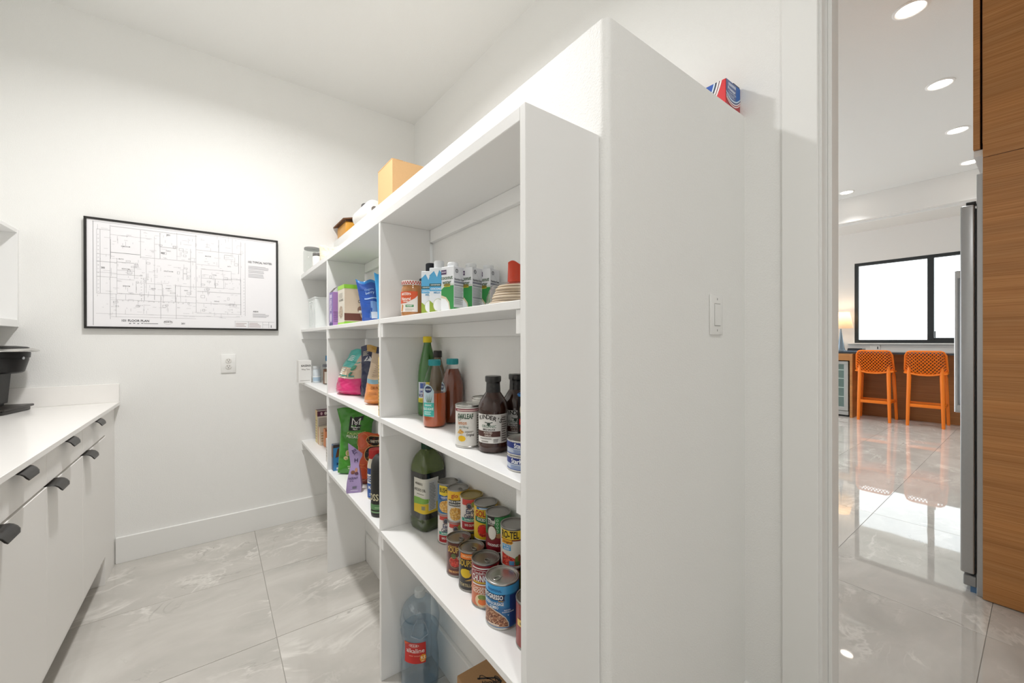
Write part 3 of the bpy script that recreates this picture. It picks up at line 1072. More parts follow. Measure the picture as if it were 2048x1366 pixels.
def make_stool(label, loc, rz):
    s = thing('bar_stool', label, 'stool', loc, rz, group='orange bar stools at the desk')
    # local frame: sitter faces +x; back shell at -x
    W2, D2_ = 0.205, 0.215

    def bs(u, v):       # back shell: wraps round at the sides
        t = -1 + 2 * u
        wd = W2 + 0.012 * (1 - v)
        y = wd * t
        x = -0.200 - 0.05 * v + 0.17 * max(0, abs(t) - 0.62) ** 1.5 / 0.38 ** 1.5 * (1.0 - 0.25 * v) * 0.55
        z = 0.775 + 0.315 * v - 0.030 * (1 - v) * (1 - t * t) - 0.06 * v * max(0, abs(t) - 0.8) ** 2 / 0.04 + 0.03 * (1 - v) * abs(t) ** 3
        return (x, y, z)

    def ss(u, v):
        y = (W2 + 0.008) * (-1 + 2 * u)
        x = -0.19 + 0.40 * v
        z = 0.775 - 0.022 * (1 - (y / W2) ** 2) - 0.012 * v * v
        return (x, y, z)
    lattice('backrest', bs, 11, 7, s, 0.015)
    rim = [bs(0, k / 10) for k in range(11)] + [bs(k / 16, 1) for k in range(1, 17)] + [bs(1, 1 - k / 10) for k in range(1, 11)] + [bs(1 - k / 16, 0) for k in range(1, 16)]
    tube('back_rim', rim, 0.013, M_OR, s, 8, True)
    lattice('seat', ss, 10, 9, s, 0.014)
    rim = [ss(k / 10, 0) for k in range(11)] + [ss(1, k / 10) for k in range(1, 11)] + [ss(1 - k / 10, 1) for k in range(1, 11)] + [ss(0, 1 - k / 10) for k in range(1, 10)]
    tube('seat_rim', rim, 0.014, M_OR, s, 8, True)
    for fx, fy, tx, ty, zt in ((-0.215, 0.18, -0.185, 0.165, 0.86), (-0.215, -0.18, -0.185, -0.165, 0.86), (0.225, 0.215, 0.165, 0.19, 0.755), (0.225, -0.215, 0.165, -0.19, 0.755)):
        bm = bmesh.new()
        ring = []
        for (x, y, z, r) in ((fx, fy, 0, 0.0185), (fx * .97 + tx * .03, fy, 0.03, 0.020), (fx * .6 + tx * .4, fy * .6 + ty * .4, zt * .4, 0.023), (tx, ty, zt * .92, 0.026), (tx, ty, zt, 0.014)):
            ring.append([bm.verts.new((x + r * cos(a) * 1.0, y + r * sin(a), z)) for a in [pi / 4 + pi / 2 * k + d for k in range(4) for d in (-0.35, 0.35)]])
        for a, b in zip(ring, ring[1:]):
            for k in range(8):
                bm.faces.new((a[k], a[(k + 1) % 8], b[(k + 1) % 8], b[k]))
        bm.faces.new(ring[0][::-1])
        bm.faces.new(ring[-1])
        fin('leg', bm, M_OR, s, 50)
    zf = 0.30

    def rung(a, b, h=0.030):
        bm = bmesh.new()
        d = Vector(b) - Vector(a)
        L = d.length
        add_box(bm, 0, L, -0.011, 0.011, -h / 2, h / 2, 0.004, 2)
        bmesh.ops.rotate(bm, verts=bm.verts[:], cent=(0, 0, 0), matrix=Matrix.Rotation(atan2(d.y, d.x), 3, 'Z'))
        bmesh.ops.translate(bm, verts=bm.verts[:], vec=a)
        fin('foot_rail', bm, M_OR, s, 30)
    rung((-0.205, 0.172, zf), (-0.205, -0.172, zf), 0.045)
    rung((0.204, 0.205, zf), (0.204, -0.205, zf), 0.035)
    rung((-0.205, 0.172, zf), (0.204, 0.205, zf), 0.035)
    rung((-0.205, -0.172, zf), (0.204, -0.205, zf), 0.035)
    return s


make_stool('orange plastic bar stool with honeycomb back, next to the wine cooler', (8.385, 1.610, 0), radians(4))
make_stool('orange plastic bar stool with honeycomb back, nearer the steel refrigerator', (8.405, 1.055, 0), radians(4))

# ================================================================== WALL FITTINGS IN THE PANTRY
sw = thing('light_switch', 'white rocker light switch on the end of the half wall', 'light switch', (1.190, YP, 1.33))
box('plate', 1.154, 1.226, YP - 0.0065, YP - 0.0003, 1.271, 1.389, M_TRIM, sw, 0.003, 2)
box('bezel', 1.1735, 1.2065, YP - 0.0072, YP - 0.0063, 1.2965, 1.3635, mat('#a8a7a4', 0.5), sw)
bm = bmesh.new()
_o = origin(sw)
for v in [(1.1745, YP - 0.0070, 1.2985), (1.2055, YP - 0.0070, 1.2985), (1.2055, YP - 0.0070, 1.3615), (1.1745, YP - 0.0070, 1.3615),
          (1.1750, YP - 0.0088, 1.2990), (1.2050, YP - 0.0088, 1.2990), (1.2050, YP - 0.0088, 1.3610), (1.1750, YP - 0.0088, 1.3610),
          (1.1750, YP - 0.0102, 1.330), (1.2050, YP - 0.0102, 1.330)]:
    bm.verts.new(Vector(v) - _o)
bm.verts.ensure_lookup_table()
V = bm.verts
for f in ((0, 1, 5, 4), (1, 2, 6, 9, 5), (2, 3, 7, 6), (3, 0, 4, 8, 7), (4, 5, 9, 8), (8, 9, 6, 7), (0, 3, 2, 1)):
    bm.faces.new([V[i] for i in f])
fin('rocker', bm, M_TRIM, sw)
for z in (1.284, 1.376):
    box('screw', 1.1885, 1.1915, YP - 0.0071, YP - 0.0064, z - 0.003, z + 0.003, mat('#9b9a97', 0.4), sw)

ou = thing('wall_outlet', 'white duplex power outlet on the back wall below the framed plan', 'outlet', (0.069, YB, 1.112))
box('plate', 0.030, 0.108, YB - 0.007, YB - 0.0003, 1.052, 1.172, M_TRIM, ou, 0.003, 2)
for z in (1.093, 1.131):
    sk = lathe('socket', [(0.0165, 0.0), (0.0165, 0.0022), (0.0155, 0.003)], mat('#dddbd7', 0.4), ou, 24)
    sk.matrix_local = Matrix.Translation((0, -0.0070, z - 1.112)) @ Matrix.Rotation(radians(90), 4, 'X')
    for dx, dz, w, h in ((-0.0062, 0.004, 0.0011, 0.004), (0.0062, 0.004, 0.0011, 0.0033)):
        b = box('slot', dx - w, dx + w, dz - h, dz + h, 0.0030, 0.0033, M_BLACK, sk, world=False)
    b = box('slot', -0.0022, 0.0022, -0.0095, -0.0055, 0.0030, 0.0033, M_BLACK, sk, world=False)

# ---------------------------------------------------------------- coffee maker on the counter
cm = thing('coffee_maker', 'black single-cup coffee maker with silver lid ring in the counter corner', 'coffee maker', (-0.886, 2.984, 0.914), radians(-12))
M_BR = mat('#231e1b', 0.35, var=0.05)
M_BK = mat('#121111', 0.36, bump=0.05, scale=400, spec=0.35)
cbm = bmesh.new()
add_box(cbm, -0.135, 0.125, -0.098, 0.098, 0.0005, 0.018, 0.004, 2)
fin('base', cbm, M_BR, cm, 30)
cbm = bmesh.new()
add_box(cbm, -0.04, 0.136, -0.104, 0.104, 0.0182, 0.030, 0.005, 2)
fin('drip_tray', cbm, M_BR, cm, 30)
cbm = bmesh.new()
fs = add_box(cbm, -0.135, 0.070, -0.085, 0.085, 0.0302, 0.205, 0.0)
for v in cbm.verts:
    if v.co.z < 0.1 and v.co.x > 0:
        v.co.x -= 0.012
    if v.co.z < 0.1:
        v.co.y *= 0.94
bmesh.ops.bevel(cbm, geom=cbm.edges[:], offset=0.012, segments=3, affect='EDGES')
fin('column', cbm, M_BK, cm, 40)
lathe('head', [(0.062, 0.188), (0.072, 0.190), (0.080, 0.196), (0.093, 0.250), (0.094, 0.262), (0.098, 0.264), (0.0995, 0.288), (0.097, 0.290)], M_BK, cm, 48, off=(0.058, 0.012, 0))
lathe('lid_ring', [(0.118, 0.2905), (0.128, 0.2945), (0.127, 0.2985), (0.105, 0.308), (0.085, 0.309)], mat('#c9c8c5', 0.25, 0.9), cm, 48, off=(0.058, 0.012, 0))
lathe('lid', [(0.100, 0.3092), (0.103, 0.3115), (0.094, 0.316), (0.060, 0.3205), (0.01, 0.3215)], M_BK, cm, 48, off=(0.050, 0.012, 0))
bt = lathe('button', [(0.007, 0.0), (0.007, 0.003), (0.005, 0.004)], mat('#b9bcc0', 0.3, 0.6), cm, 16)
bt.matrix_local = Matrix.Translation((0.1505, -0.01, 0.262)) @ Matrix.Rotation(radians(90), 4, 'Y')

# ================================================================== FOOD AND BOXES
SH = 0.0004        # stand-off above a shelf


def ang(x, y, turn=0.0):
    return face_cam(x, y) + turn


def can(label, x, y, z, r, h, bands, draw=None, turn=0.0, tab=True, group='canned food', name='food_can', cat='can', tin=None, tab_dir=0.6):
    """tin can: ribbed body, paper label, recessed lid with rings, pull tab"""
    tin = tin or M_TIN_D
    c = thing(name, label, cat, (x, y, z + SH), 0, group)
    body = [(r - 0.0030, 0.0), (r - 0.0006, 0.0006), (r, 0.002), (r - 0.0002, 0.0036), (r - 0.0016, 0.005), (r - 0.0016, h - 0.005),
            (r - 0.0002, h - 0.0036), (r, h - 0.002), (r - 0.0006, h - 0.0004), (r - 0.0016, h), (r - 0.0030, h - 0.0006), (r - 0.0034, h - 0.0044)]
    lathe('body', body, tin, c, 40, close=True)
    rl = r - 0.0008
    ms, bd = [], []
    prof = [(rl - 0.0004, 0.0056)]
    for zt, col in bands:
        m = col if not isinstance(col, str) else mat(col, 0.36, var=0.02, coat=0.15)
        ms.append(m)
        zz = min(max(zt, 0.006), 1.0)
        top = 0.0056 + (h - 0.0112) * zz
        bd.append((top, len(ms) - 1))
        prof.append((rl, prof[-1][1] + 0.00001))
        prof.append((rl, top))
    lathe('label', prof, ms, c, 40, bands=bd, close=False)
    k = (r - 0.0036)
    lathe('lid', [(k, h - 0.0048), (k * 0.93, h - 0.0046), (k * 0.90, h - 0.0036), (k * 0.86, h - 0.0046), (k * 0.80, h - 0.0046), (k * 0.78, h - 0.0039), (k * 0.74, h - 0.0046), (0.002, h - 0.0044)], tin, c, 40)
    if tab:
        t0 = ang(x, y) + tab_dir
        pts = []
        for q in range(14):
            a = 2 * pi * q / 14
            lx, ly = k * 0.42 + k * 0.26 * cos(a), k * 0.17 * sin(a)
            pts.append((lx * cos(t0) - ly * sin(t0), lx * sin(t0) + ly * cos(t0), h - 0.0030))
        tube('pull_tab', pts, 0.0013, tin, c, 6, True)
        lathe('rivet', [(0.003, h - 0.0046), (0.003, h - 0.003), (0.001, h - 0.0026)], tin, c, 12, off=(k * 0.08 * cos(t0), k * 0.08 * sin(t0), 0))
    if draw:
        p = Print(on_cyl(rl, ang(x, y, turn)))
        draw(p)
        p.make('label_print', c)
    return c


F_SOUP = mat_food('soup_photo', ['#7a3b22', '#a8552f', '#c98a55', '#5e2c1b', '#d9b07e'], 300)
F_CORN = mat_food('golden_food_photo', ['#d9a03a', '#e8be66', '#c4832a', '#f0d28c', '#b27428'], 260)
F_TOM = mat_food('tomato_photo', ['#b5231a', '#d23a2a', '#8f1912', '#e0614a', '#c42b20'], 240)
F_STEW = mat_food('stew_photo', ['#6e3a24', '#8d5434', '#b98a66', '#5a2b1a', '#7d4a30', '#d2ab88'], 330)
F_NUT = mat_food('berry_photo', ['#5b3a26', '#d9c2a2', '#7d5636', '#e8dcc6', '#3f2718'], 260)


# ---------------------------------------------------------------- low shelf, near bay: cans
def olives(p):
    p.rect(-0.034, 0.036, 0.083, 0.101, '#c9463a', 0)
    p.ell(0.010, 0.086, 0.012, 0.010, '#8a9a50', 1)
    p.ell(-0.008, 0.080, 0.010, 0.011, '#3d4250', 1).ring(-0.008, 0.080, 0.008, 0.009, 0.0012, '#c9a38e', 2)
    p.ell(0.017, 0.078, 0.007, 0.010, '#2c1412', 1).ell(0.018, 0.078, 0.0025, 0.005, '#b08a86', 2)
    p.text('Early', -0.004, 0.063, 0.014, '#1f2b57', 2, True, 0.030)
    p.text('California', -0.002, 0.048, 0.012, '#1f2b57', 2, True, 0.046)
    p.rect(-0.036, 0.036, 0.033, 0.043, '#3e9b87', 1)
    p.text('EXTRA LARGE', -0.002, 0.038, 0.0055, '#eef2ec', 2, True, 0.044)
    p.rect(-0.036, 0.036, 0.008, 0.031, '#a82028', 1)
    p.text('RIPE OLIVES', -0.006, 0.021, 0.007, '#efe6e0', 2, True, 0.034)
    p.ring(0.019, 0.020, 0.007, 0.007, 0.001, '#e5c6bb', 2)


def beans(p):
    p.poly([(-0.035, 0.070), (-0.012, 0.066), (0.003, 0.071), (0.006, 0.096), (-0.012, 0.101), (-0.035, 0.101)], '#e9cf3c', 0)
    p.text("BUSH'S", -0.014, 0.085, 0.015, '#22201c', 1, True, 0.036)
    p.rect(-0.036, 0.020, 0.053, 0.066, '#1d4f93', 1)
    p.text('GARBANZOS', -0.009, 0.061, 0.0055, '#dfe8f2', 2, True, 0.036)
    p.text('CHICK PEAS', -0.009, 0.056, 0.0035, '#dfe8f2', 2, False)
    p.ell(-0.004, 0.030, 0.030, 0.022, F_CORN, 1)
    p.ell(0.010, 0.030, 0.009, 0.010, '#e9e2cf', 2).lines(0.004, 0.016, 0.024, 0.036, 4, '#7a5a3a', 3)


def mushrooms(p):
    p.rect(-0.036, 0.036, 0.077, 0.103, '#efbf2e', 0)
    p.text('gio', -0.012, 0.089, 0.013, '#b5452a', 1, True, 0.024)
    p.ell(0.012, 0.088, 0.007, 0.008, '#f2efe6', 1).ell(0.013, 0.086, 0.004, 0.005, '#3a1a24', 2)
    p.rect(-0.036, 0.016, 0.055, 0.075, '#221f20', 1)
    p.text('PIECES & STEMS', -0.012, 0.069, 0.0065, '#efefe8', 2, True, 0.046)
    p.text('MUSHROOMS', -0.012, 0.060, 0.0055, '#efefe8', 2, True, 0.040)
    p.ell(-0.010, 0.030, 0.022, 0.022, F_CORN, 1)


def gold(p):
    p.rect(-0.030, 0.026, 0.094, 0.101, '#2c6aa0', 1)
    p.lines(-0.020, 0.020, 0.0955, 0.0995, 1, '#e8eef0', 2, 0.7)
    p.text('GOLD', -0.012, 0.081, 0.017, '#b82c1c', 2, True, 0.046)
    p.poly([(-0.036, 0.058), (0.036, 0.048), (0.036, 0.064), (-0.036, 0.073)], '#1f6b43', 1)
    p.text('SLICED', -0.014, 0.064, 0.008, '#f0efe2', 2, True, 0.028, rot=-0.12)
    p.ell(-0.008, 0.032, 0.018, 0.019, F_TOM, 2).ell(-0.010, 0.034, 0.011, 0.012, '#d8281c', 3)


def coco(p):
    p.rect(-0.036, -0.008, 0.060, 0.103, '#23211f', 0)
    p.rect(-0.010, 0.018, 0.050, 0.103, '#3c8a4e', 1)
    p.rect(0.018, 0.037, 0.050, 0.103, '#2f7a43', 1)
    p.text('Thai', -0.020, 0.090, 0.012, '#f0efe8', 2, True, 0.024)
    p.text('KITCHEN', -0.021, 0.081, 0.004, '#d9d6cc', 2, True, 0.02)
    p.ell(-0.018, 0.058, 0.013, 0.019, '#e9e5dc', 3).ring(-0.018, 0.058, 0.0145, 0.021, 0.0022, '#6b4a2c', 4)
    p.ell(0.003, 0.051, 0.010, 0.007, '#a4754a', 3)
    p.text('coconut milk', -0.006, 0.025, 0.010, '#f3ece8', 2, True, 0.056)
    for k in range(5):
        p.ring(-0.002, 0.094 - k * 0.010, 0.0030, 0.0035, 0.0009, '#e4efe2', 2)


def rotel(p):
    p.rect(-0.040, 0.020, 0.077, 0.101, '#e6c32c', 0)
    p.rect(-0.040, 0.020, 0.0745, 0.078, '#8a3a1c', 1)
    p.text('RO-TEL', -0.012, 0.089, 0.018, '#241c18', 2, True, 0.050)
    p.poly([(-0.036, 0.066), (-0.006, 0.066), (-0.002, 0.070), (-0.006, 0.077), (-0.036, 0.077)], '#e8a91f', 2)
    p.text('Original', -0.018, 0.071, 0.0055, '#7a2a16', 3, True, 0.026)
    p.rect(-0.034, -0.008, 0.049, 0.064, '#3f9fd6', 1)
    p.text('NO SALT', -0.020, 0.060, 0.005, '#f0f6fa', 2, True, 0.022)
    p.text('ADDED', -0.020, 0.053, 0.005, '#f0f6fa', 2, True, 0.018)
    p.poly([(-0.036, 0.010), (0.018, 0.010), (0.018, 0.022), (-0.004, 0.032), (-0.036, 0.042)], F_TOM, 1)
    p.ell(0.010, 0.024, 0.008, 0.012, '#6d7a3c', 2).ell(0.014, 0.030, 0.004, 0.010, '#8a4a34', 2)
    p.rect(-0.012, 0.001, 0.012, 0.023, '#4f86b5', 3).rect(0.003, 0.014, 0.012, 0.022, '#3f6b3f', 3)
    p.rect(0.021, 0.045, 0.006, 0.101, '#d8d5cc', 1)
    p.lines(0.024, 0.042, 0.012, 0.098, 12, '#55524d', 2, 0.4)


def soup_red(p):
    p.text('ORGANIC', -0.020, 0.090, 0.0045, '#d0a85a', 1, True, 0.026)
    p.text('SOUPS', -0.016, 0.079, 0.016, '#d8b25c', 1, True, 0.044)
    p.ell(-0.012, 0.046, 0.019, 0.016, F_TOM, 1)
    p.ell(-0.016, 0.062, 0.008, 0.008, '#5d6a3c', 2).ell(0.004, 0.058, 0.008, 0.007, '#d8cdb8', 2)
    p.ring(-0.012, 0.044, 0.020, 0.017, 0.0014, '#b08a74', 2)
    p.rect(-0.034, 0.022, 0.012, 0.020, '#8f4a2a', 1)
    p.text('FIRE ROASTED', -0.010, 0.016, 0.005, '#e0b878', 2, True, 0.046)


def soup_black(p):
    p.rect(-0.036, 0.036, 0.090, 0.105, '#e87a24', 0)
    p.text('ORGANIC', -0.012, 0.098, 0.006, '#f3cf9a', 1, True, 0.034)
    p.text('SOUPS', -0.020, 0.078, 0.017, '#c9a83e', 1, True, 0.042)
    p.ell(-0.018, 0.051, 0.017, 0.013, '#d8b81e', 1).ell(0.004, 0.057, 0.010, 0.008, '#8f938a', 2)
    p.rect(0.010, 0.013, 0.020, 0.060, '#5a5f45', 1)
    p.poly([(-0.020, 0.030), (-0.002, 0.032), (0.004, 0.040), (-0.006, 0.036)], '#b99a54', 1)
    p.text('TORTILLA', -0.018, 0.018, 0.008, '#b8ab84', 1, True, 0.042)


def chunky(p):
    p.rect(-0.040, 0.040, 0.103, 0.106, '#efe9e4', 1)
    p.ring(-0.016, 0.0905, 0.030, 0.0095, 0.0011, '#efe9e4', 1, 20, 0.2, pi - 0.1)
    p.text("Campbell's", -0.018, 0.092, 0.0075, '#eee6e2', 1, False, 0.030)
    p.text('CHUNKY', -0.016, 0.078, 0.016, '#f3efec', 2, True, 0.050)
    p.rect(-0.038, 0.010, 0.066, 0.070, '#d8b038', 1)
    p.rect(-0.040, 0.040, 0.0605, 0.064, '#efe9e4', 1)
    p.text('CHICKEN', -0.018, 0.053, 0.007, '#f3e3d0', 2, True, 0.036)
    p.text('NOODLE', -0.018, 0.044, 0.009, '#f3e3d0', 2, True, 0.040)
    p.ell(-0.010, 0.022, 0.018, 0.016, '#dfc79a', 1).ell(-0.010, 0.030, 0.011, 0.007, '#7f8a3c', 2).ell(-0.009, 0.018, 0.012, 0.008, '#e0702a', 2)
    p.ring(-0.010, 0.022, 0.019, 0.017, 0.0012, '#f0e2c0', 3)


def gumbo(p):
    p.text('TRADITIONAL', -0.022, 0.0935, 0.0055, '#1d5a94', 1, True, 0.040)
    p.poly([(-0.060, 0.071), (0.006, 0.071), (0.004, 0.0775), (0.007, 0.085), (-0.060, 0.085)], '#1c2b55', 1)
    p.text('PROGRESSO', -0.028, 0.078, 0.0105, '#f2f3f4', 2, True, 0.058)
    p.rect(-0.010, 0.002, 0.0685, 0.0705, '#c7a24a', 1)
    p.text('CHICKEN & SAUSAGE', -0.027, 0.0625, 0.0070, '#eaf1f4', 2, True, 0.060)
    p.text('GUMBO', -0.022, 0.0535, 0.0070, '#eaf1f4', 2, True, 0.024)
    p.poly([(-0.055, 0.008), (0.016, 0.008), (0.0155, 0.018), (0.008, 0.031), (-0.006, 0.042), (-0.024, 0.0495), (-0.055, 0.0515)], '#cfc9be', 1)
    p.poly([(-0.055, 0.0095), (0.0135, 0.0095), (0.013, 0.018), (0.006, 0.030), (-0.008, 0.040), (-0.025, 0.0472), (-0.055, 0.0490)], F_STEW, 2)
    p.lines(-0.040, -0.004, 0.011, 0.0145, 1, '#e8ded2', 3, 0.7)
    p.rect(0.018, 0.050, 0.008, 0.083, '#1d3d80', 0)
    p.text('MADE WITH', 0.012, 0.0480, 0.0028, '#dfe8f2', 2, True, 0.016)
    p.text('NO ARTIFICIAL FLAVORS', 0.014, 0.0435, 0.0028, '#dfe8f2', 2, True, 0.030)
    p.text('v', 0.014, 0.0365, 0.005, '#dfe8f2', 2)


def plain_red(p):
    p.text("S", -0.018, 0.086, 0.012, '#efe3dc', 1, True)
    p.rect(-0.040, 0.000, 0.053, 0.068, '#e3bf6a', 1)
    p.text('style', -0.020, 0.061, 0.008, '#55301c', 2, False, 0.022)
    p.rect(0.000, 0.030, 0.006, 0.099, '#d9c9bf', 1).lines(0.003, 0.026, 0.010, 0.096, 12, '#8a3a34', 2)
    p.rect(-0.022, -0.006, 0.024, 0.034, '#b5a29a', 1)


CG = 'canned food on the low shelf'
can('dark brown soup can with gold lettering, leftmost of the front can row', 0.593, 1.067, Z3, 0.0376, 0.105, [(1, '#5b2a20')], soup_red, group=CG)
can('black soup can with an orange top band, second in the front can row', 0.588, 0.984, Z3, 0.0372, 0.111, [(1, '#24211f')], soup_black, group=CG)
can('red and orange chunky soup can in the front row left of the blue one', 0.583, 0.902, Z3, 0.0386, 0.117, [(0.52, '#c2653a'), (0.56, '#7a1a1c'), (1, '#8c1a22')], chunky, group=CG, tab_dir=0.3)
can('large blue gumbo can with stew photo at the front of the low shelf', 0.578, 0.817, Z3, 0.0430, 0.111, [(0.48, '#1f66a0'), (0.80, '#2277ae'), (1, '#3f9ed8')], gumbo, group=CG, tin=M_TIN, tab_dir=-0.9)
can('brown-red can with a yellow band, half hidden by the shelf end panel', 0.588, 0.712, Z3, 0.0385, 0.107, [(1, '#8c2f26')], plain_red, group=CG, tab=False)
can('tall dark red can behind the blue gumbo can, beside the end panel', 0.660, 0.772, Z3, 0.0365, 0.150, [(0.94, '#7d1c1e'), (1, '#d9cfc8')],
    lambda p: p.text('TOMATO', -0.018, 0.075, 0.016, '#e9dfda', 1, True, 0.085, rot=pi / 2), group=CG)
CG2 = 'stacked cans along the back of the low shelf'
LOW = [('red and white olive can under the blue bean can', 0.655, 1.255, [(1, '#e3dcd6')], olives),
       ('red and white olive can under the yellow mushroom can', 0.655, 1.183, [(1, '#e3dcd6')], olives),
       ('plain yellow can under the upper olive can', 0.660, 1.103, [(1, '#cdb23c')], None),
       ('plain dark green can under the tomato can', 0.664, 1.027, [(1, '#3b4a34')], None),
       ('plain dark blue can under the coconut milk can', 0.655, 0.947, [(1, '#2b3246')], None),
       ('olive-yellow can under the yellow and white tomato can', 0.645, 0.858, [(1, '#a8983a')], None)]
for lb, x, y, bd, dr in LOW:
    can(lb, x, y, Z3, 0.0366, 0.100, bd, dr, group=CG2, tab=False)
UP = [('blue chickpea can with a yellow patch, leftmost on the can stacks', 0.655, 1.255, [(1, '#2a6aa0')], beans, False),
      ('yellow and white mushroom can with black band on an olive can', 0.655, 1.183, [(0.66, '#d8d4cb'), (1, '#efbf2e')], mushrooms, True),
      ('olive can with a gold lid on top of a yellow can', 0.660, 1.103, [(1, '#e3dcd6')], olives, False),
      ('yellow sliced tomato can with red lettering and green stripe', 0.664, 1.027, [(1, '#e3bd2a')], gold, False),
      ('coconut milk can, black and green above dark red', 0.655, 0.947, [(0.48, '#7f1624'), (1, '#2f7a43')], coco, False),
      ('yellow and white diced tomato can nearest the end panel, on a stack', 0.645, 0.858, [(1, '#dcd9d0')], rotel, False)]
for lb, x, y, bd, dr, tb in UP:
    can(lb, x, y, Z3 + 0.1002, 0.0366, 0.107, bd, dr, group=CG2, tab=tb, tin=mat('#a08f5a', 0.3, 0.9) if 'gold lid' in lb else M_TIN_D)


# ---------------------------------------------------------------- bottles
def bottle(label, x, y, z, prof, m, cap_prof, cap_m, cat='bottle', name='bottle', group=None, draw=None, turn=0.0, sq=0.0, rot=0.0, inner=None, bands=None, ribs=0):
    b = thing(name, label, cat, (x, y, z + SH), 0, group)
    lathe('bottle_body', prof, m, b, 44, sq=sq, rot=rot, bands=bands)
    if inner:
        lathe('contents', inner[0], inner[1], b, 40, sq=sq, rot=rot)
    c = lathe('cap', cap_prof, cap_m, b, 36)
    if ribs:
        r = cap_prof[1][0]
        bm = bmesh.new()
        for k in range(ribs):
            a = 2 * pi * k / ribs
            g = bmesh.new()
            fs = add_box(bm, -0.0006, 0.0006, -0.0004, 0.0006, cap_prof[0][1] + 0.002, cap_prof[-1][1] - 0.003)
            vs = list({v for f in fs for v in f.verts})
            bmesh.ops.translate(bm, verts=vs, vec=(0, r, 0))
            bmesh.ops.rotate(bm, verts=vs, cent=(0, 0, 0), matrix=Matrix.Rotation(a, 3, 'Z'))
            g.free()
        o = fin('cap_ribs', bm, cap_m, c)
        o['kind'] = 'stuff'
    if draw:
        def rf(v):
            for (r0, z0), (r1, z1) in zip(prof, prof[1:]):
                if z0 <= v <= z1 and z1 > z0:
                    return r0 + (r1 - r0) * (v - z0) / (z1 - z0)
            return prof[0][0]
        if sq:
            f0 = on_cyl(rf, ang(x, y, turn))

            def f(u, v, d):
                px, py, pz = f0(u, v, d)
                r = sqrt(px * px + py * py)
                a = atan2(py, px) - rot
                k = (abs(cos(a)) ** sq + abs(sin(a)) ** sq) ** (-1 / sq)
                return (px * k, py * k, pz)
        else:
            f = on_cyl(rf, ang(x, y, turn))
        p = Print(f)
        draw(p)
        p.make('label', b)
    return b


M_GREENGL = mat('#1d4a12', 0.08, var=0.05, coat=0.8)
M_GREENGL2 = mat('#2c6b1c', 0.08, var=0.05, coat=0.8)
M_OIL = mat('#34431a', 0.12, var=0.08, coat=0.7, scale=30)
M_OIL2 = mat('#4a5a22', 0.12, var=0.08, coat=0.7, scale=30)
M_OIL3 = mat('#14160c', 0.12, var=0.05, coat=0.7, scale=30)
M_BBQ = mat('#33190f', 0.16, var=0.1, coat=0.5, scale=60)
M_AMBER = mat('#b04c12', 0.10, var=0.1, coat=0.7, scale=40)
M_AMBER2 = mat('#702f10', 0.10, var=0.1, coat=0.7, scale=40)
M_BCLEAR = mat_clear('clear_plastic', '#fbfcfc', 0.025, 0.03)
M_BCLEAR.name = 'clear_plastic'


def oil_label(p):
    p.rect(-0.062, 0.040, 0.070, 0.196, '#d9d7cc', 1)
    p.rect(-0.062, 0.040, 0.070, 0.106, '#dcbc2c', 2)
    p.poly([(-0.062, 0.100), (0.0, 0.108), (0.004, 0.122), (-0.03, 0.128), (-0.062, 0.126)], '#7fae4a', 3)
    p.text('MEMBERS', -0.036, 0.176, 0.008, '#6d6a60', 2, True, 0.036)
    p.text('AVOCADO OIL', -0.034, 0.154, 0.010, '#45423b', 2, True, 0.052)
    p.lines(-0.045, -0.012, 0.138, 0.144, 1, '#8c897e', 2)
    p.rect(0.000, 0.030, 0.080, 0.186, '#d0d0cc', 3)
    p.lines(0.003, 0.027, 0.084, 0.182, 18, '#6f6f6c', 4, 0.4)
    p.rect(-0.022, -0.010, 0.084, 0.098, '#8d8a70', 3)


bottle('big dark green plastic oil bottle with pale label on the low shelf', 0.643, 1.398, Z3,
       [(0.040, 0.0), (0.0475, 0.004), (0.051, 0.014), (0.0515, 0.040), (0.0495, 0.047), (0.0515, 0.054), (0.0515, 0.215), (0.050, 0.235),
        (0.044, 0.256), (0.034, 0.274), (0.024, 0.286), (0.0195, 0.290), (0.0195, 0.296)],
       [M_OIL, M_OIL3, M_OIL2],
       [(0.0215, 0.2925), (0.0228, 0.2935), (0.0228, 0.316), (0.0215, 0.3195), (0.004, 0.320)], mat('#16402a', 0.45),
       cat='bottle', draw=oil_label, turn=0.06, sq=5.0, rot=radians(12), ribs=40, bands=[(0.05, 0), (0.21, 1), (1, 2)])

# near bay, middle shelf
bottle('tall green glass bottle with a yellow cap at the back corner of the shelf', 0.652, 1.416, Z2,
       [(0.030, 0.0), (0.0355, 0.004), (0.0372, 0.012), (0.0372, 0.120), (0.0365, 0.150), (0.032, 0.190), (0.024, 0.228), (0.0165, 0.258), (0.0140, 0.270), (0.0140, 0.286)],
       M_GREENGL2, [(0.0160, 0.2760), (0.0166, 0.2770), (0.0166, 0.2960), (0.0150, 0.2990), (0.003, 0.2995)], mat('#e8cf1f', 0.4), draw=lambda p: (
           p.rect(-0.040, 0.020, 0.052, 0.128, '#cdd3df', 0), p.rect(-0.040, 0.020, 0.052, 0.068, '#e0d23c', 1),
           p.rect(-0.006, 0.020, 0.104, 0.128, '#e4cf3a', 1), p.rect(-0.030, -0.008, 0.104, 0.124, '#4a62a8', 1),
           p.text('LIMONE', -0.016, 0.092, 0.008, '#5a6aa8', 2, True, 0.034), p.text('SICILIANO', -0.012, 0.078, 0.010, '#28356f', 2, True, 0.050),
           p.lines(-0.034, 0.012, 0.055, 0.065, 2, '#7f7a2a', 2)))
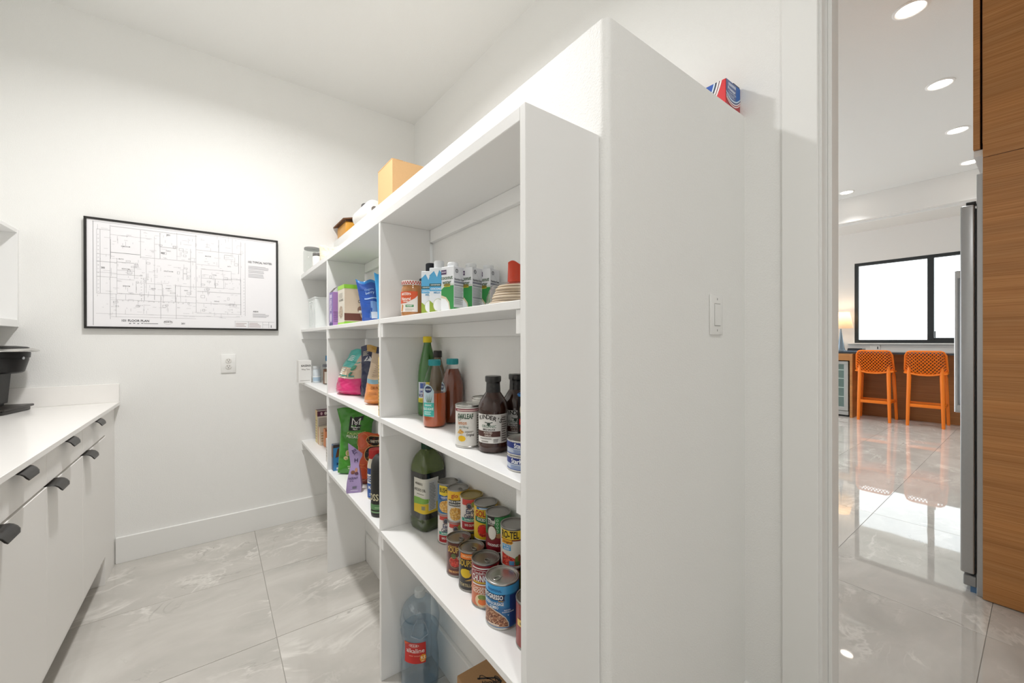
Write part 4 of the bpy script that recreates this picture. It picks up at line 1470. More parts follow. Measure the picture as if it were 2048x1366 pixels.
bottle('dark-capped bottle of brown liquid standing behind the amber syrup bottles', 0.660, 1.345, Z2,
       [(0.026, 0.0), (0.030, 0.004), (0.031, 0.012), (0.031, 0.120), (0.026, 0.165), (0.016, 0.205), (0.0125, 0.220), (0.0125, 0.236)],
       mat('#5b4a2c', 0.1, var=0.1, coat=0.6), [(0.0146, 0.2215), (0.0152, 0.2225), (0.0152, 0.2440), (0.013, 0.2460), (0.003, 0.2462)], mat('#24201f', 0.45))


def agave(p):
    p.poly([(-0.036, 0.040), (0.004, 0.036), (0.004, 0.120), (-0.006, 0.136), (-0.020, 0.142), (-0.032, 0.134), (-0.036, 0.118)], '#b9cfd8', 1)
    p.ell(-0.016, 0.125, 0.013, 0.011, '#27365f', 2).text('AGAVE', -0.016, 0.125, 0.005, '#e8eef2', 3, True, 0.020)
    for k in range(5):
        p.poly([(-0.020 + k * 0.003, 0.084), (-0.017 + k * 0.003, 0.084), (-0.030 + k * 0.007, 0.108 + 0.004 * (k % 2))], '#5f7f5e', 2)
    p.rect(-0.0362, 0.0042, 0.038, 0.082, '#3fb0a6', 2)
    p.text('ORGANIC', -0.016, 0.074, 0.006, '#e9f5f2', 3, True, 0.026)
    p.text('BLUE AGAVE', -0.016, 0.062, 0.008, '#e9f5f2', 3, True, 0.036)
    p.lines(-0.030, -0.004, 0.044, 0.056, 3, '#d5efe9', 3)


AG_P = [(0.030, 0.0), (0.0365, 0.004), (0.0385, 0.012), (0.0385, 0.118), (0.036, 0.140), (0.029, 0.168), (0.021, 0.190), (0.0175, 0.198), (0.0175, 0.206)]
AG_I = [(0.0285, 0.0008), (0.0355, 0.005), (0.0373, 0.012), (0.0373, 0.112), (0.002, 0.1125)]
AG_I2 = [(0.0285, 0.0008), (0.0355, 0.005), (0.0373, 0.012), (0.0373, 0.118), (0.0348, 0.140), (0.0285, 0.166), (0.0205, 0.186), (0.002, 0.1865)]
AG_C = [(0.0192, 0.2005), (0.0198, 0.2015), (0.0198, 0.2185), (0.0188, 0.2205), (0.003, 0.221)]
M_TEAL = mat('#2c9aa0', 0.4)
bottle('clear syrup bottle with teal cap, half full of amber liquid, nearest the front', 0.584, 1.214, Z2, AG_P, M_BCLEAR, AG_C, M_TEAL,
       group='teal-capped syrup bottles', draw=agave, turn=-0.15, inner=(AG_I, M_AMBER), ribs=36)
bottle('full dark amber syrup bottle with teal cap behind the half-full one', 0.662, 1.234, Z2, AG_P, M_BCLEAR, AG_C, M_TEAL,
       group='teal-capped syrup bottles', draw=agave, turn=-0.75, inner=(AG_I2, M_AMBER2), ribs=36)


def lemon(p):
    p.rect(-0.046, 0.046, 0.096, 0.103, '#7c1f34', 1)
    p.lines(-0.034, 0.034, 0.098, 0.101, 1, '#e6cfc8', 2, 0.8)
    p.text('OAKLEAF', -0.010, 0.083, 0.013, '#1f4a34', 2, True, 0.044)
    p.ring(-0.026, 0.078, 0.006, 0.006, 0.001, '#1f4a34', 2)
    p.text('lemon', -0.018, 0.066, 0.011, '#c97a3c', 2, False, 0.026)
    p.text('pie filling', -0.014, 0.0555, 0.006, '#6d7f78', 2, False, 0.026)
    p.poly([(-0.034, 0.038), (-0.024, 0.050), (-0.012, 0.042), (-0.018, 0.037)], F_CORN, 2)
    p.lines(-0.010, 0.014, 0.041, 0.046, 2, '#8f8a80', 2)
    p.text('Original', 0.004, 0.035, 0.006, '#55504a', 2, True, 0.020)
    p.ell(-0.018, 0.024, 0.014, 0.010, '#dcdad2', 1).ell(-0.019, 0.025, 0.011, 0.008, '#e6b81c', 2)
    p.rect(0.020, 0.040, 0.008, 0.094, '#d4d2cb', 1).lines(0.023, 0.038, 0.012, 0.090, 12, '#77746d', 2)


MG = 'tins and jars on the middle shelf'
can('white pie filling can with maroon band in front of the dark sauce bottle', 0.551, 0.936, Z2, 0.0362, 0.112, [(1, '#dedcd6')], lemon, group=MG, tin=M_TIN)
can('white can mostly hidden behind the pie filling can', 0.645, 1.005, Z2, 0.0368, 0.116, [(1, '#d8d6d0')], lambda p: p.rect(-0.03, 0.03, 0.09, 0.1, '#7c1f34', 1), group=MG, tin=M_TIN)


def bbq(p):
    p.rect(-0.052, 0.046, 0.026, 0.098, '#dcdad6', 0)
    p.rect(-0.052, 0.022, 0.042, 0.056, '#4b2a22', 1)
    for k, ch in enumerate("KINDER'S"):
        a = -0.034 + k * 0.0082
        p.text(ch, a, 0.0855 + 0.006 * cos((k - 2.2) * 0.5), 0.0105, '#2a2422', 2, True, None, rot=-(k - 2.2) * 0.10)
    p.ell(-0.008, 0.0735, 0.0042, 0.0045, '#2b3a30', 2)
    p.line(-0.008, 0.076, -0.018, 0.0785, 0.0018, '#2b3a30', 2).line(-0.008, 0.076, 0.002, 0.0785, 0.0018, '#2b3a30', 2)
    p.text('ORGANIC', -0.008, 0.0680, 0.0068, '#3f6a52', 3, False, 0.038)
    p.text('BBQ SAUCE', -0.008, 0.0600, 0.0042, '#2a2422', 2, True, 0.032)
    p.text('ROASTED', -0.010, 0.0520, 0.0045, '#d9cfc6', 2, True, 0.022)
    p.text('GARLIC', -0.010, 0.0455, 0.0045, '#d9cfc6', 2, True, 0.018)
    p.lines(-0.034, 0.000, 0.0365, 0.0395, 1, '#55504c', 2)
    p.lines(-0.030, -0.006, 0.029, 0.034, 1, '#88837e', 2)
    p.lines(0.004, 0.018, 0.029, 0.038, 3, '#55504c', 2)
    p.rect(0.0235, 0.044, 0.028, 0.096, '#bdb7b2', 1).lines(0.026, 0.042, 0.031, 0.094, 11, '#5c5450', 2)


BQ_P = [(0.031, 0.0), (0.0372, 0.004), (0.0388, 0.012), (0.0388, 0.022), (0.0375, 0.0245), (0.0375, 0.0995), (0.0388, 0.102), (0.0385, 0.112), (0.0345, 0.126), (0.026, 0.140), (0.0195, 0.150)]
BQ_N = [(0.0200, 0.1375), (0.0188, 0.152), (0.0178, 0.172), (0.0182, 0.1755), (0.0206, 0.178), (0.0208, 0.189), (0.0195, 0.1915), (0.003, 0.192)]
for k, (x, y, tn, lb) in enumerate(((0.576, 0.854, -0.10, 'dark barbecue sauce bottle with black sealed neck and white label, in full view'),
                                    (0.660, 0.866, 0.15, 'second dark barbecue sauce bottle, half behind the shelf end panel'))):
    b = bottle(lb, x, y, Z2, BQ_P, M_BBQ, BQ_N, mat('#191716', 0.35, coat=0.3), group='barbecue sauce bottles', draw=bbq, turn=tn)
    pr = Print(on_cyl(0.0192, ang(x, y)), 0.003)
    for q in range(5):
        pr.ring(-0.006 + 0.008 * (q % 2), 0.148 + 0.006 * q, 0.0024, 0.0024, 0.0005, '#4a4643', 1, 12)
    pr.make('seal_print', b)

can('black can with a blue lid and red ribbon behind the tuna tins', 0.634, 0.770, Z2, 0.0350, 0.150, [(0.22, '#6b1d1c'), (1, '#1f1b1a')], lambda p: (
    p.ring(-0.018, 0.112, 0.014, 0.017, 0.003, '#c9b9a0', 1), p.text('C', -0.018, 0.112, 0.018, '#e3d6c4', 2, True), p.rect(-0.030, 0.000, 0.098, 0.105, '#6f8a3a', 2),
    p.poly([(-0.034, 0.076), (0.012, 0.080), (0.012, 0.094), (-0.034, 0.090)], '#b5221f', 2), p.text('Hot', -0.016, 0.085, 0.009, '#f0e6e0', 3, True, 0.018),
    p.text('ANGUS', -0.012, 0.066, 0.013, '#a8332a', 2, True, 0.04), p.rect(-0.030, 0.020, 0.044, 0.054, '#b59a3c', 1)), group=MG, tin=mat('#2d6fae', 0.4, var=0.03), tab=False)


def tuna(p):
    p.rect(-0.060, 0.060, 0.017, 0.030, '#1c2f7a', 1)
    p.text('StarKist', -0.008, 0.0225, 0.0095, '#eef1f6', 2, True, 0.040)
    p.lines(-0.030, 0.022, 0.008, 0.015, 2, '#6f86b8', 2, 0.4)
    p.rect(-0.060, 0.060, 0.0045, 0.0062, '#3a55a0', 1)
    p.rect(0.012, 0.022, 0.006, 0.011, '#30477f', 2)


for k in range(2):
    can(['flat blue and silver tuna tin at the bottom of the two-tin stack', 'flat blue and silver tuna tin on top of the two-tin stack'][k],
        0.553, 0.694, Z2 + k * 0.0335, 0.0400, 0.0330, [(1, '#aeb9cc')], tuna, group='tuna tins', turn=-0.12 + 0.2 * k, tab=(k == 1), tin=M_TIN)

# water jug on the floor
JG = [(0.052, 0.0), (0.062, 0.004), (0.0665, 0.014), (0.0675, 0.040), (0.0660, 0.050), (0.0675, 0.060), (0.0675, 0.085), (0.0655, 0.093), (0.0672, 0.101),
      (0.0640, 0.135), (0.0615, 0.160), (0.0625, 0.178), (0.0665, 0.198), (0.0690, 0.212), (0.0672, 0.222), (0.0700, 0.234), (0.0705, 0.252), (0.066, 0.276), (0.055, 0.298), (0.038, 0.314), (0.020, 0.322), (0.0165, 0.324), (0.0165, 0.338)]
M_JUG = mat_clear('blue_plastic', '#edf4f9', 0.14, 0.08)
M_WAT = mat_clear('water_blue', '#e6f0f6', 0.04, 0.02)
jx, jy = 0.598, 1.368
jg = bottle('large ribbed blue plastic water jug with red label on the floor', jx, jy, 0.0, JG, M_JUG,
            [(0.0180, 0.3245), (0.0188, 0.3255), (0.0188, 0.3460), (0.0175, 0.3490), (0.003, 0.3495)], mat('#cfd6d9', 0.45), name='water_jug', cat='jug', ribs=40,
            inner=([(r - 0.002, z + 0.001) for r, z in JG[:14]] + [(0.002, JG[13][1] + 0.0012)], M_WAT), turn=-0.12, draw=lambda p: (
                p.rect(-0.052, 0.028, 0.126, 0.200, '#c3261f', 1), p.poly([(-0.052, 0.186), (-0.030, 0.200), (-0.052, 0.200)], '#e0602a', 2),
                p.ring(-0.014, 0.1885, 0.018, 0.0065, 0.0012, '#f0e4e0', 2), p.text('H-E-B', -0.014, 0.1885, 0.006, '#f3eae6', 3, True, 0.024),
                p.text('alkaline', -0.010, 0.168, 0.016, '#f5efec', 3, False, 0.066), p.text('water ionized', -0.012, 0.1515, 0.0050, '#f0a890', 3, False, 0.040),
                p.ell(0.018, 0.143, 0.011, 0.013, '#e3921e', 3), p.text('9.5', 0.018, 0.144, 0.010, '#f8efd8', 4, True, 0.015), p.text('pH+', 0.018, 0.1345, 0.004, '#f8efd8', 4, True)))
# measuring marks and moulded panel on the jug
tube('handle_groove', [((0.0712) * cos(ang(jx, jy) + t), 0.0712 * sin(ang(jx, jy) + t), z) for t, z in ((-0.45, 0.225), (-0.30, 0.262), (-0.12, 0.285), (0.1, 0.285), (0.28, 0.262), (0.42, 0.225), (0.0, 0.213), (-0.45, 0.225))], 0.0018, M_JUG, jg, 6)

# cardboard box on the floor
cb = thing('cardboard_box', 'brown cardboard box with black script mark on the floor under the shelves', 'box', (0.632, 0.905, 0))
box('carton', 0.579, 0.684, 0.757, 1.055, 0.0004, 0.249, mat('#a9835a', 0.8, bump=0.05, scale=120, var=0.05), cb, 0.001)
o = origin(cb)
box('flap', 0.5795, 0.6835, 0.9065, 1.0545, 0.2492, 0.2512, mat('#a9835a', 0.8, bump=0.05, scale=120, var=0.05), cb, 0.0005)
box('flap', 0.5795, 0.6835, 0.7575, 0.9055, 0.2492, 0.2512, mat('#a9835a', 0.8, bump=0.05, scale=120, var=0.05), cb, 0.0005)
pr = Print(on_plane((0, 0, 0.2513), (1, 0.0, 0), (0, 1, 0)), 0.01)
_rn = random.Random(5)
qx, qy = -0.008, 0.098
for k in range(26):
    nx, ny = qx + _rn.uniform(-0.001, 0.0052), qy + _rn.uniform(-0.0105, 0.0060)
    pr.line(qx, qy, nx, ny, 0.0026, '#1a1612', 0)
    qx, qy = nx, ny
pr.line(-0.010, 0.104, 0.036, 0.074, 0.006, '#1a1612', 0).line(0.036, 0.074, 0.040, 0.052, 0.006, '#1a1612', 0).line(0.040, 0.052, 0.028, 0.052, 0.004, '#1a1612', 0)
pr.text('Harvest', 0.014, 0.070, 0.012, '#1a1612', 1, True, 0.050, rot=-0.55)
pr.make('script_mark', cb)


# ---------------------------------------------------------------- cartons and boxes
def carton(name, label, cat, loc, rz, dx, dy, dz, cols, left=None, front=None, group=None, rough=0.4, extra=None, top=None):
    """printed box; local x/y centred, -x face and -y face carry print; cols = (body, left, front)"""
    c = thing(name, label, cat, (loc[0], loc[1], loc[2] + SH), rz, group)
    bm = bmesh.new()
    add_box(bm, -dx / 2, dx / 2, -dy / 2, dy / 2, 0, dz, min(0.0012, dx * 0.03))
    o = fin('carton', bm, [mat(k, rough, var=0.02) if isinstance(k, str) else k for k in cols], c)
    for p in o.data.polygons:
        n = p.normal
        p.material_index = 1 if n.x < -0.7 else (2 if n.y < -0.7 else 0)
    for side, fn, org, ud, w in (('l', left, (-dx / 2, 0, 0), (0, -1, 0), dy), ('f', front, (0, -dy / 2, 0), (1, 0, 0), dx)):
        if fn:
            p = Print(on_plane(org, ud, (0, 0, 1)), 0.02, split=False)
            fn(p, w / 2, dz)
            p.make('label_print', c)
    if extra:
        extra(c)
    return c


CW = 0.0475


def coco_left(p, w, h):
    p.rect(-w, w, 0, h * 0.58, '#2f8f46', 0)
    p.poly([(-w, h * .50), (-w * .2, h * .60), (w, h * .58), (w, h * .62), (-w, h * .62)], '#cfd6cc', 1)
    p.ell(-w * .05, h * .595, w * .55, h * .03, '#8a7a2a', 2).rect(-w * .5, w * .45, h * .555, h * .585, '#c9c32e', 1)
    p.poly([(-w, 0), (w * .55, 0), (w * .30, h * .22), (-w * .2, h * .33), (-w, h * .38)], '#d8cdb0', 2)
    p.poly([(-w, 0), (w * .42, 0), (w * .16, h * .20), (-w * .3, h * .29), (-w, h * .32)], '#eceff2', 3)
    p.text('coconut', -w * .10, h * .755, h * .085, '#3f5a3c', 1, True, w * 1.85)
    p.text('water', -w * .10, h * .655, h * .085, '#3f5a3c', 1, True, w * 1.4)
    p.rect(-w, -w * .15, h * .83, h * .93, '#4a2f58', 1)
    p.text('ORGANIC', -w * .55, h * .88, h * .032, '#e8dfee', 2, True, w * .75)


def coco_front(p, w, h):
    p.rect(-w, w, 0, h * 0.10, '#2f8f46', 0).rect(w * .1, w, 0, h * 0.13, '#dcdedf', 1)
    p.ring(-w * .45, h * .90, w * .24, w * .24, w * .07, '#3c3f48', 1).text('U', -w * .45, h * .90, h * .03, '#3c3f48', 1)
    p.line(-w * .9, h * .99, w * .6, h * .72, 0.0006, '#b8bcc4', 1)
    p.text('Nutrition Facts', -w * .02, h * .715, h * .045, '#4a4d58', 1, True, w * 1.7)
    p.rect(-w * .92, w * .85, h * .635, h * .675, '#7d8190', 1)
    p.rect(-w * .92, w * .85, h * .575, h * .600, '#9498a4', 1)
    p.lines(-w * .92, w * .9, h * .34, h * .56, 8, '#a6aab4', 1, 0.4)
    p.rect(-w * .92, w * .9, h * .315, h * .328, '#5c6070', 1)
    p.lines(-w * .92, w * .7, h * .17, h * .30, 6, '#a6aab4', 1, 0.4)


def milk_left(p, w, h):
    p.rect(-w, w, h * .50, h * .99, '#57a9d6', 0)
    p.poly([(-w, h * .99), (w, h * .99), (w * .65, h * .88), (w * .3, h * .95), (0, h * .80), (-w * .4, h * .93), (-w, h * .84)], '#e6ecf0', 1)
    p.rect(-w, w * .55, h * .60, h * .66, '#27514e', 1).text('UNSWEETENED', -w * .2, h * .63, h * .026, '#e3eceb', 2, True, w * 1.3)
    p.text('COCONUT', 0, h * .545, h * .042, '#eaf4fa', 1, True, w * 1.7)
    p.text('MILK', 0, h * .465, h * .042, '#5a98bf', 1, True, w * 0.9)
    p.poly([(-w, 0.002), (w * .2, 0.002), (w * .5, h * .06), (0, h * .12), (-w * .6, h * .25), (-w, h * .30)], '#93a83e', 1)
    p.ell(w * .15, h * .20, w * .62, h * .13, '#f3f4f5', 2)
    p.ring(w * .15, h * .20, w * .66, h * .14, w * .05, '#c9cf9e', 2)


def cap_on(c, r=0.0155, h=0.014, z=0.131, m=None, off=(0, 0, 0)):
    m = m or mat('#e9ecef', 0.4)
    o = lathe('cap', [(r * 0.96, 0.0), (r, 0.001), (r, h - 0.002), (r * 0.92, h), (0.002, h)], m, c, 28, off=(off[0], off[1], z))
    bm = bmesh.new()
    for k in range(28):
        a = 2 * pi * k / 28
        fs = add_box(bm, -0.0005, 0.0005, r - 0.0003, r + 0.0005, z + 0.001, z + h - 0.003)
        bmesh.ops.rotate(bm, verts=list({v for f in fs for v in f.verts}), cent=(0, 0, 0), matrix=Matrix.Rotation(a, 3, 'Z'))
    bmesh.ops.translate(bm, verts=bm.verts[:], vec=(off[0], off[1], 0))
    fin('cap_ribs', bm, m, o)['kind'] = 'stuff'


CT = 'drink cartons on the top shelf'
CWH = ('#dfe2e6', '#e3e6ea', '#d9dce2')
for k, (x, y, lb) in enumerate(((0.556, 1.032, 'coconut water carton nearest the front of the shelf, whole label in view'),
                                (0.607, 1.016, 'coconut water carton in the middle of the row of three'),
                                (0.661, 1.004, 'coconut water carton furthest back and right in the row of three'))):
    carton('drink_carton', lb, 'carton', (x, y, Z1), radians(20), CW, CW, 0.131, CWH, coco_left, coco_front, CT, extra=lambda c: cap_on(c))
carton('drink_carton', 'blue and white coconut milk carton touching the coconut water cartons', 'carton', (0.568, 1.146, Z1), radians(48), CW, CW, 0.145,
       ('#dfe2e6', '#e3e6ea', '#e3e6ea'), milk_left, milk_left, CT, extra=lambda c: cap_on(c, z=0.145, h=0.024))
carton('drink_carton', 'blue and white coconut milk carton with black cap next to the jar', 'carton', (0.572, 1.216, Z1), radians(48), CW, CW, 0.145,
       ('#dfe2e6', '#e3e6ea', '#e3e6ea'), milk_left, milk_left, CT, extra=lambda c: cap_on(c, z=0.145, h=0.028, m=mat('#1d232e', 0.4)))
bottle('dark grey bottle behind the blue milk cartons on the top shelf', 0.640, 1.422, Z1,
       [(0.024, 0), (0.028, 0.004), (0.028, 0.100), (0.022, 0.120), (0.014, 0.130), (0.014, 0.135)], mat('#39404d', 0.25), [(0.0165, 0.1315), (0.017, 0.1325), (0.017, 0.153), (0.015, 0.155), (0.003, 0.1552)], mat('#1d232e', 0.4))


def jar_label(p):
    p.rect(-0.056, 0.020, 0.018, 0.088, '#e6e0da', 0)
    p.poly([(-0.056, 0.046), (-0.020, 0.048), (0.010, 0.064), (0.020, 0.074), (0.020, 0.088), (-0.056, 0.088)], '#d2552a', 1)
    p.text("SMUCKER'S", -0.022, 0.078, 0.007, '#f6e9df', 2, True, 0.036)
    p.ring(-0.022, 0.074, 0.021, 0.010, 0.0012, '#f6e9df', 2, 16, 0.3, pi - 0.3)
    p.text('Natural', -0.022, 0.062, 0.010, '#f9efe6', 2, True, 0.036)
    p.text('CREAMY', -0.022, 0.053, 0.0045, '#f9efe6', 2, True, 0.022)
    p.rect(-0.022, 0.006, 0.034, 0.042, '#3f8a52', 2).text('HONEY', -0.008, 0.038, 0.005, '#e8f2e6', 3, True, 0.020)
    p.poly([(-0.046, 0.020), (-0.036, 0.020), (-0.032, 0.040), (-0.040, 0.046)], '#c98a4a', 2)
    p.lines(-0.024, 0.010, 0.022, 0.030, 2, '#b9b2a8', 2)


jy_, jx_ = 1.330, 0.556
b = bottle('peanut butter jar with red gingham lid at the left of the top shelf', jx_, jy_, Z1,
           [(0.031, 0.0), (0.0365, 0.003), (0.0385, 0.010), (0.0385, 0.094), (0.0365, 0.104), (0.034, 0.108), (0.034, 0.113)],
           mat('#a9713a', 0.14, var=0.12, scale=50, coat=0.6), [(0.0365, 0.1105), (0.0372, 0.1115), (0.0372, 0.1240), (0.0360, 0.1260), (0.003, 0.1265)], mat('#d9cfc8', 0.4), cat='jar', name='glass_jar', draw=jar_label, turn=-0.05)
p = Print(on_cyl(0.0372, ang(jx_, jy_)))
for k in range(-12, 13):
    for q in range(2):
        if (k + q) % 2:
            p.rect(k * 0.0046, k * 0.0046 + 0.0046, 0.1125 + q * 0.0055, 0.1180 + q * 0.0055, '#b5382e', 0)
p.make('gingham_print', b)


# ---------------------------------------------------------------- soft bags
def bag(label, loc, rz, w, h, d, mats, zone, draw=None, lean=(0, 0), seed=1, group=None, name='food_bag', cat='bag', top=0.45, wr=0.0025, narrow=0.0, ears=0.0, shiny=0.3):
    b = thing(name, label, cat, (loc[0], loc[1], loc[2] + SH), rz, group)
    rnd = random.Random(seed)
    ph = [rnd.uniform(0, 6.3) for _ in range(8)]

    def prof(t):
        bt = min(1.0, 0.45 + t / 0.16)
        tp = min(1.0, max(0.0, (1 - t) / top)) ** 0.75
        return max(0.03, bt * tp)

    def S(u, v, dd, side=-1):
        s, t = max(-1, min(1, 2 * u / w)), v / h
        th = d / 2 * prof(t) * (max(0, 1 - abs(s) ** 2.4)) ** 0.55
        cr = wr * (sin(41 * u + 23 * v + ph[0]) * 0.6 + sin(67 * v - 31 * u + ph[1]) * 0.5 + sin(110 * u + 40 * sin(30 * v) + ph[2]) * 0.35 + sin(150 * v + 60 * u + ph[3]) * 0.22)
        cr *= min(1, th / (d * 0.12 + 1e-6))
        wd = 1 - 0.05 * prof(t) - narrow * t + ears * max(0, t - 0.75)
        x = u * wd + lean[0] * t ** 1.4
        y = side * (th + dd) + side * cr + lean[1] * t ** 1.2
        z = v + 0.004 * (1 - t) * (1 - abs(s)) - 0.006 * t * sin(9 * u / w + ph[4]) + 0.010 * (1 - t) ** 3 * abs(s) ** 3
        return (x, y, max(z, 0.0))
    nu, nv = 34, 46
    vs, fs, ix = [], [], []
    for side in (-1, 1):
        base = len(vs)
        for j in range(nv + 1):
            for i in range(nu + 1):
                vs.append(S(w * (i / nu - 0.5), h * j / nv, 0, side))
        for j in range(nv):
            for i in range(nu):
                q = (base + j * (nu + 1) + i, base + j * (nu + 1) + i + 1, base + (j + 1) * (nu + 1) + i + 1, base + (j + 1) * (nu + 1) + i)
                fs.append(q if side < 0 else q[::-1])
                ix.append(zone((i + .5) / nu * 2 - 1, (j + .5) / nv, side))
    n1 = (nu + 1) * (nv + 1)
    for i in range(nu):          # bottom gusset and top seal
        fs.append((i, n1 + i, n1 + i + 1, i + 1))
        ix.append(zone(0, 0.01, -1))
        a = nv * (nu + 1)
        fs.append((a + i, a + i + 1, n1 + a + i + 1, n1 + a + i))
        ix.append(zone(0, 0.99, -1))
    for j in range(nv):
        for e in (0, nu):
            a, c = j * (nu + 1) + e, (j + 1) * (nu + 1) + e
            fs.append((a, c, n1 + c, n1 + a))
            ix.append(zone(-1 if e == 0 else 1, (j + .5) / nv, 1))
    raw('pouch', vs, fs, [mat(m, shiny, var=0.05, coat=0.3) if isinstance(m, str) else m for m in mats], ix, b, 70)
    if draw:
        p = Print(lambda u, v, dd: S(u, v, dd + 0.0006), 0.006, 0.0005)
        draw(p)
        p.make('label_print', b)
    return b


def tortilla(p):
    p.rect(-0.062, 0.062, 0.170, 0.176, '#2fa39a', 0).rect(-0.066, 0.066, 0.098, 0.104, '#2e8f86', 1).rect(-0.066, 0.066, 0.088, 0.092, '#d9d2c6', 1)
    p.lines(-0.058, 0.000, 0.176, 0.205, 4, '#e8f0ee', 1, 0.5)
    p.poly([(-0.020, 0.140), (0.012, 0.145), (0.000, 0.082)], '#e7d0b8', 2)
    p.ell(0.036, 0.146, 0.024, 0.015, '#4a9a7e', 2).poly([(0.016, 0.104), (0.034, 0.104), (0.050, 0.124), (0.032, 0.124)], '#2f7f6a', 2)
    p.lines(-0.060, -0.026, 0.106, 0.140, 4, '#dfe9e4', 2, 0.5)


bag('pink, teal and beige snack bag slumped on the middle shelf', (0.572, 2.205, Z2), radians(-70), 0.235, 0.235, 0.100,
    ['#d0276f', '#c2ac94', '#3fb0a8', '#1d2140'], lambda u, v, s: 3 if (u > 0.93 or s > 0) else (0 if v < 0.36 else (1 if (v < 0.60 or u > 0.15) else 2)),
    tortilla, lean=(0.060, 0.040), seed=4, wr=0.004, narrow=0.10, cat='bag', group='snack bags on the middle shelf')
bag('dark navy snack bag with gold patch behind the pink bag', (0.645, 2.020, Z2), radians(-40), 0.150, 0.258, 0.050,
    ['#1b2143', '#1f4f9a', '#b08a3a', '#3a3a40'], lambda u, v, s: 0 if v < 0.62 else (2 if (v > 0.86 and -0.6 < u < 0.1) else (1 if v < 0.80 and u > -0.2 else (3 if u > 0.4 else 0))),
    lambda p: (p.poly([(-0.055, 0.178), (0.010, 0.176), (0.030, 0.196), (-0.030, 0.206)], '#d0d2d6', 1), p.poly([(0.006, 0.208), (0.046, 0.204), (0.040, 0.222), (0.010, 0.224)], '#cfd3da', 1),
               p.lines(-0.062, -0.030, 0.206, 0.232, 4, '#d5d0c0', 1, 0.4)),
    lean=(-0.005, 0.02), seed=8, wr=0.005, group='snack bags on the middle shelf')
bag('tan and orange snack bag beside the divider on the middle shelf', (0.600, 1.775, Z2), radians(-42), 0.175, 0.225, 0.095,
    ['#d88a45', '#cdb79c', '#7fa9bb', '#b9a48c'], lambda u, v, s: 0 if v < 0.42 else (2 if v < 0.50 else (1 if v < 0.80 else 3)),
    lambda p: (p.lines(-0.050, 0.040, 0.125, 0.185, 7, '#a8927a', 1, 0.35), p.poly([(-0.020, 0.140), (0.012, 0.150), (-0.004, 0.125)], '#e0a050', 2),
               p.text('CRUNCHY', -0.010, 0.075, 0.012, '#a8632c', 1, True, 0.075), p.rect(0.022, 0.060, 0.088, 0.108, '#d8c06a', 2), p.lines(-0.05, 0.0, 0.045, 0.060, 2, '#b9743a', 1),
               p.line(0.018, 0.004, 0.020, 0.120, 0.003, '#6d4a30', 3)),
    lean=(0.02, 0.03), seed=11, wr=0.003, narrow=0.08, group='snack bags on the middle shelf')
carton('carton', 'thin yellow carton standing against the divider on the middle shelf', 'box', (0.552, 1.4935, Z2), 0, 0.118, 0.021, 0.222, ('#d9b93a', '#dcbc3c', '#d4b436'),
       lambda p, w, h: p.lines(-w * .8, w * .8, h * .1, h * .9, 14, '#8f7a2a', 1, 0.3))


def pistachio(p):
    p.poly([(-0.036, 0.222), (0.024, 0.228), (0.030, 0.298), (-0.030, 0.294)], '#1d1d1d', 1)
    for c in ('#e9e9e6',):
        p.line(-0.021, 0.252, -0.019, 0.286, 0.0045, c, 2).line(0.015, 0.255, 0.017, 0.288, 0.0045, c, 2)
        p.line(-0.019, 0.286, -0.001, 0.264, 0.0045, c, 2).line(0.017, 0.288, -0.001, 0.264, 0.0045, c, 2)
        p.line(-0.013, 0.268, -0.001, 0.254, 0.003, c, 2).line(0.011, 0.270, -0.001, 0.254, 0.003, c, 2)
    p.text("Member's", -0.003, 0.243, 0.008, '#e9e9e6', 2, True, 0.044)
    p.text('Mark', -0.003, 0.233, 0.008, '#e9e9e6', 2, True, 0.024)
    p.text('CALIFORNIA', 0.006, 0.208, 0.012, '#c9dc8a', 1, True, 0.098)
    p.text('PISTACHIOS', 0.008, 0.192, 0.013, '#e6ecd8', 1, True, 0.106)
    p.ell(-0.030, 0.110, 0.013, 0.016, '#cdb78c', 1).ell(-0.031, 0.110, 0.004, 0.012, '#a8b24a', 2)
    p.ell(-0.040, 0.084, 0.012, 0.010, '#d8c49c', 1).ell(-0.040, 0.084, 0.009, 0.003, '#a3ad48', 2)
    p.text('NET WT', -0.010, 0.042, 0.007, '#d9e6c8', 1, True, 0.036).text('48 OZ', -0.010, 0.032, 0.007, '#d9e6c8', 1, True, 0.032)


SB = 'snack packs on the low shelf'
bag('tall green pistachio bag leaning back on the low shelf', (0.588, 2.190, Z3), radians(-24), 0.165, 0.336, 0.062, ['#3c8a22', '#2f6f1a'],
    lambda u, v, s: 0 if s < 0 else 1, pistachio, lean=(0.015, 0.045), seed=21, wr=0.003, ears=1.2, group=SB, shiny=0.25)


def siete(p):
    for k in range(9):
        p.ring(-0.05 + (k % 3) * 0.05, 0.05 + (k // 3) * 0.075, 0.030, 0.034, 0.002, '#d98a4a', 0, 18)
    p.ell(0.006, 0.205, 0.040, 0.022, '#1f1a16', 1).ring(0.006, 0.205, 0.042, 0.024, 0.0025, '#d8b070', 2)
    p.text('SIETE', 0.006, 0.203, 0.011, '#e6dcc6', 3, True, 0.044)
    p.ell(0.010, 0.140, 0.050, 0.042, '#1f1a16', 1).ring(0.010, 0.140, 0.053, 0.045, 0.003, '#d8b070', 2)
    p.text('SIETE', 0.010, 0.158, 0.013, '#e6dcc6', 3, True, 0.050)
    p.ell(0.010, 0.128, 0.034, 0.020, '#d98a2a', 3).lines(-0.012, 0.032, 0.120, 0.138, 3, '#f0c060', 4, 0.4)
    p.text('CHIPS', 0.010, 0.080, 0.014, '#f2dcc0', 2, True, 0.060)


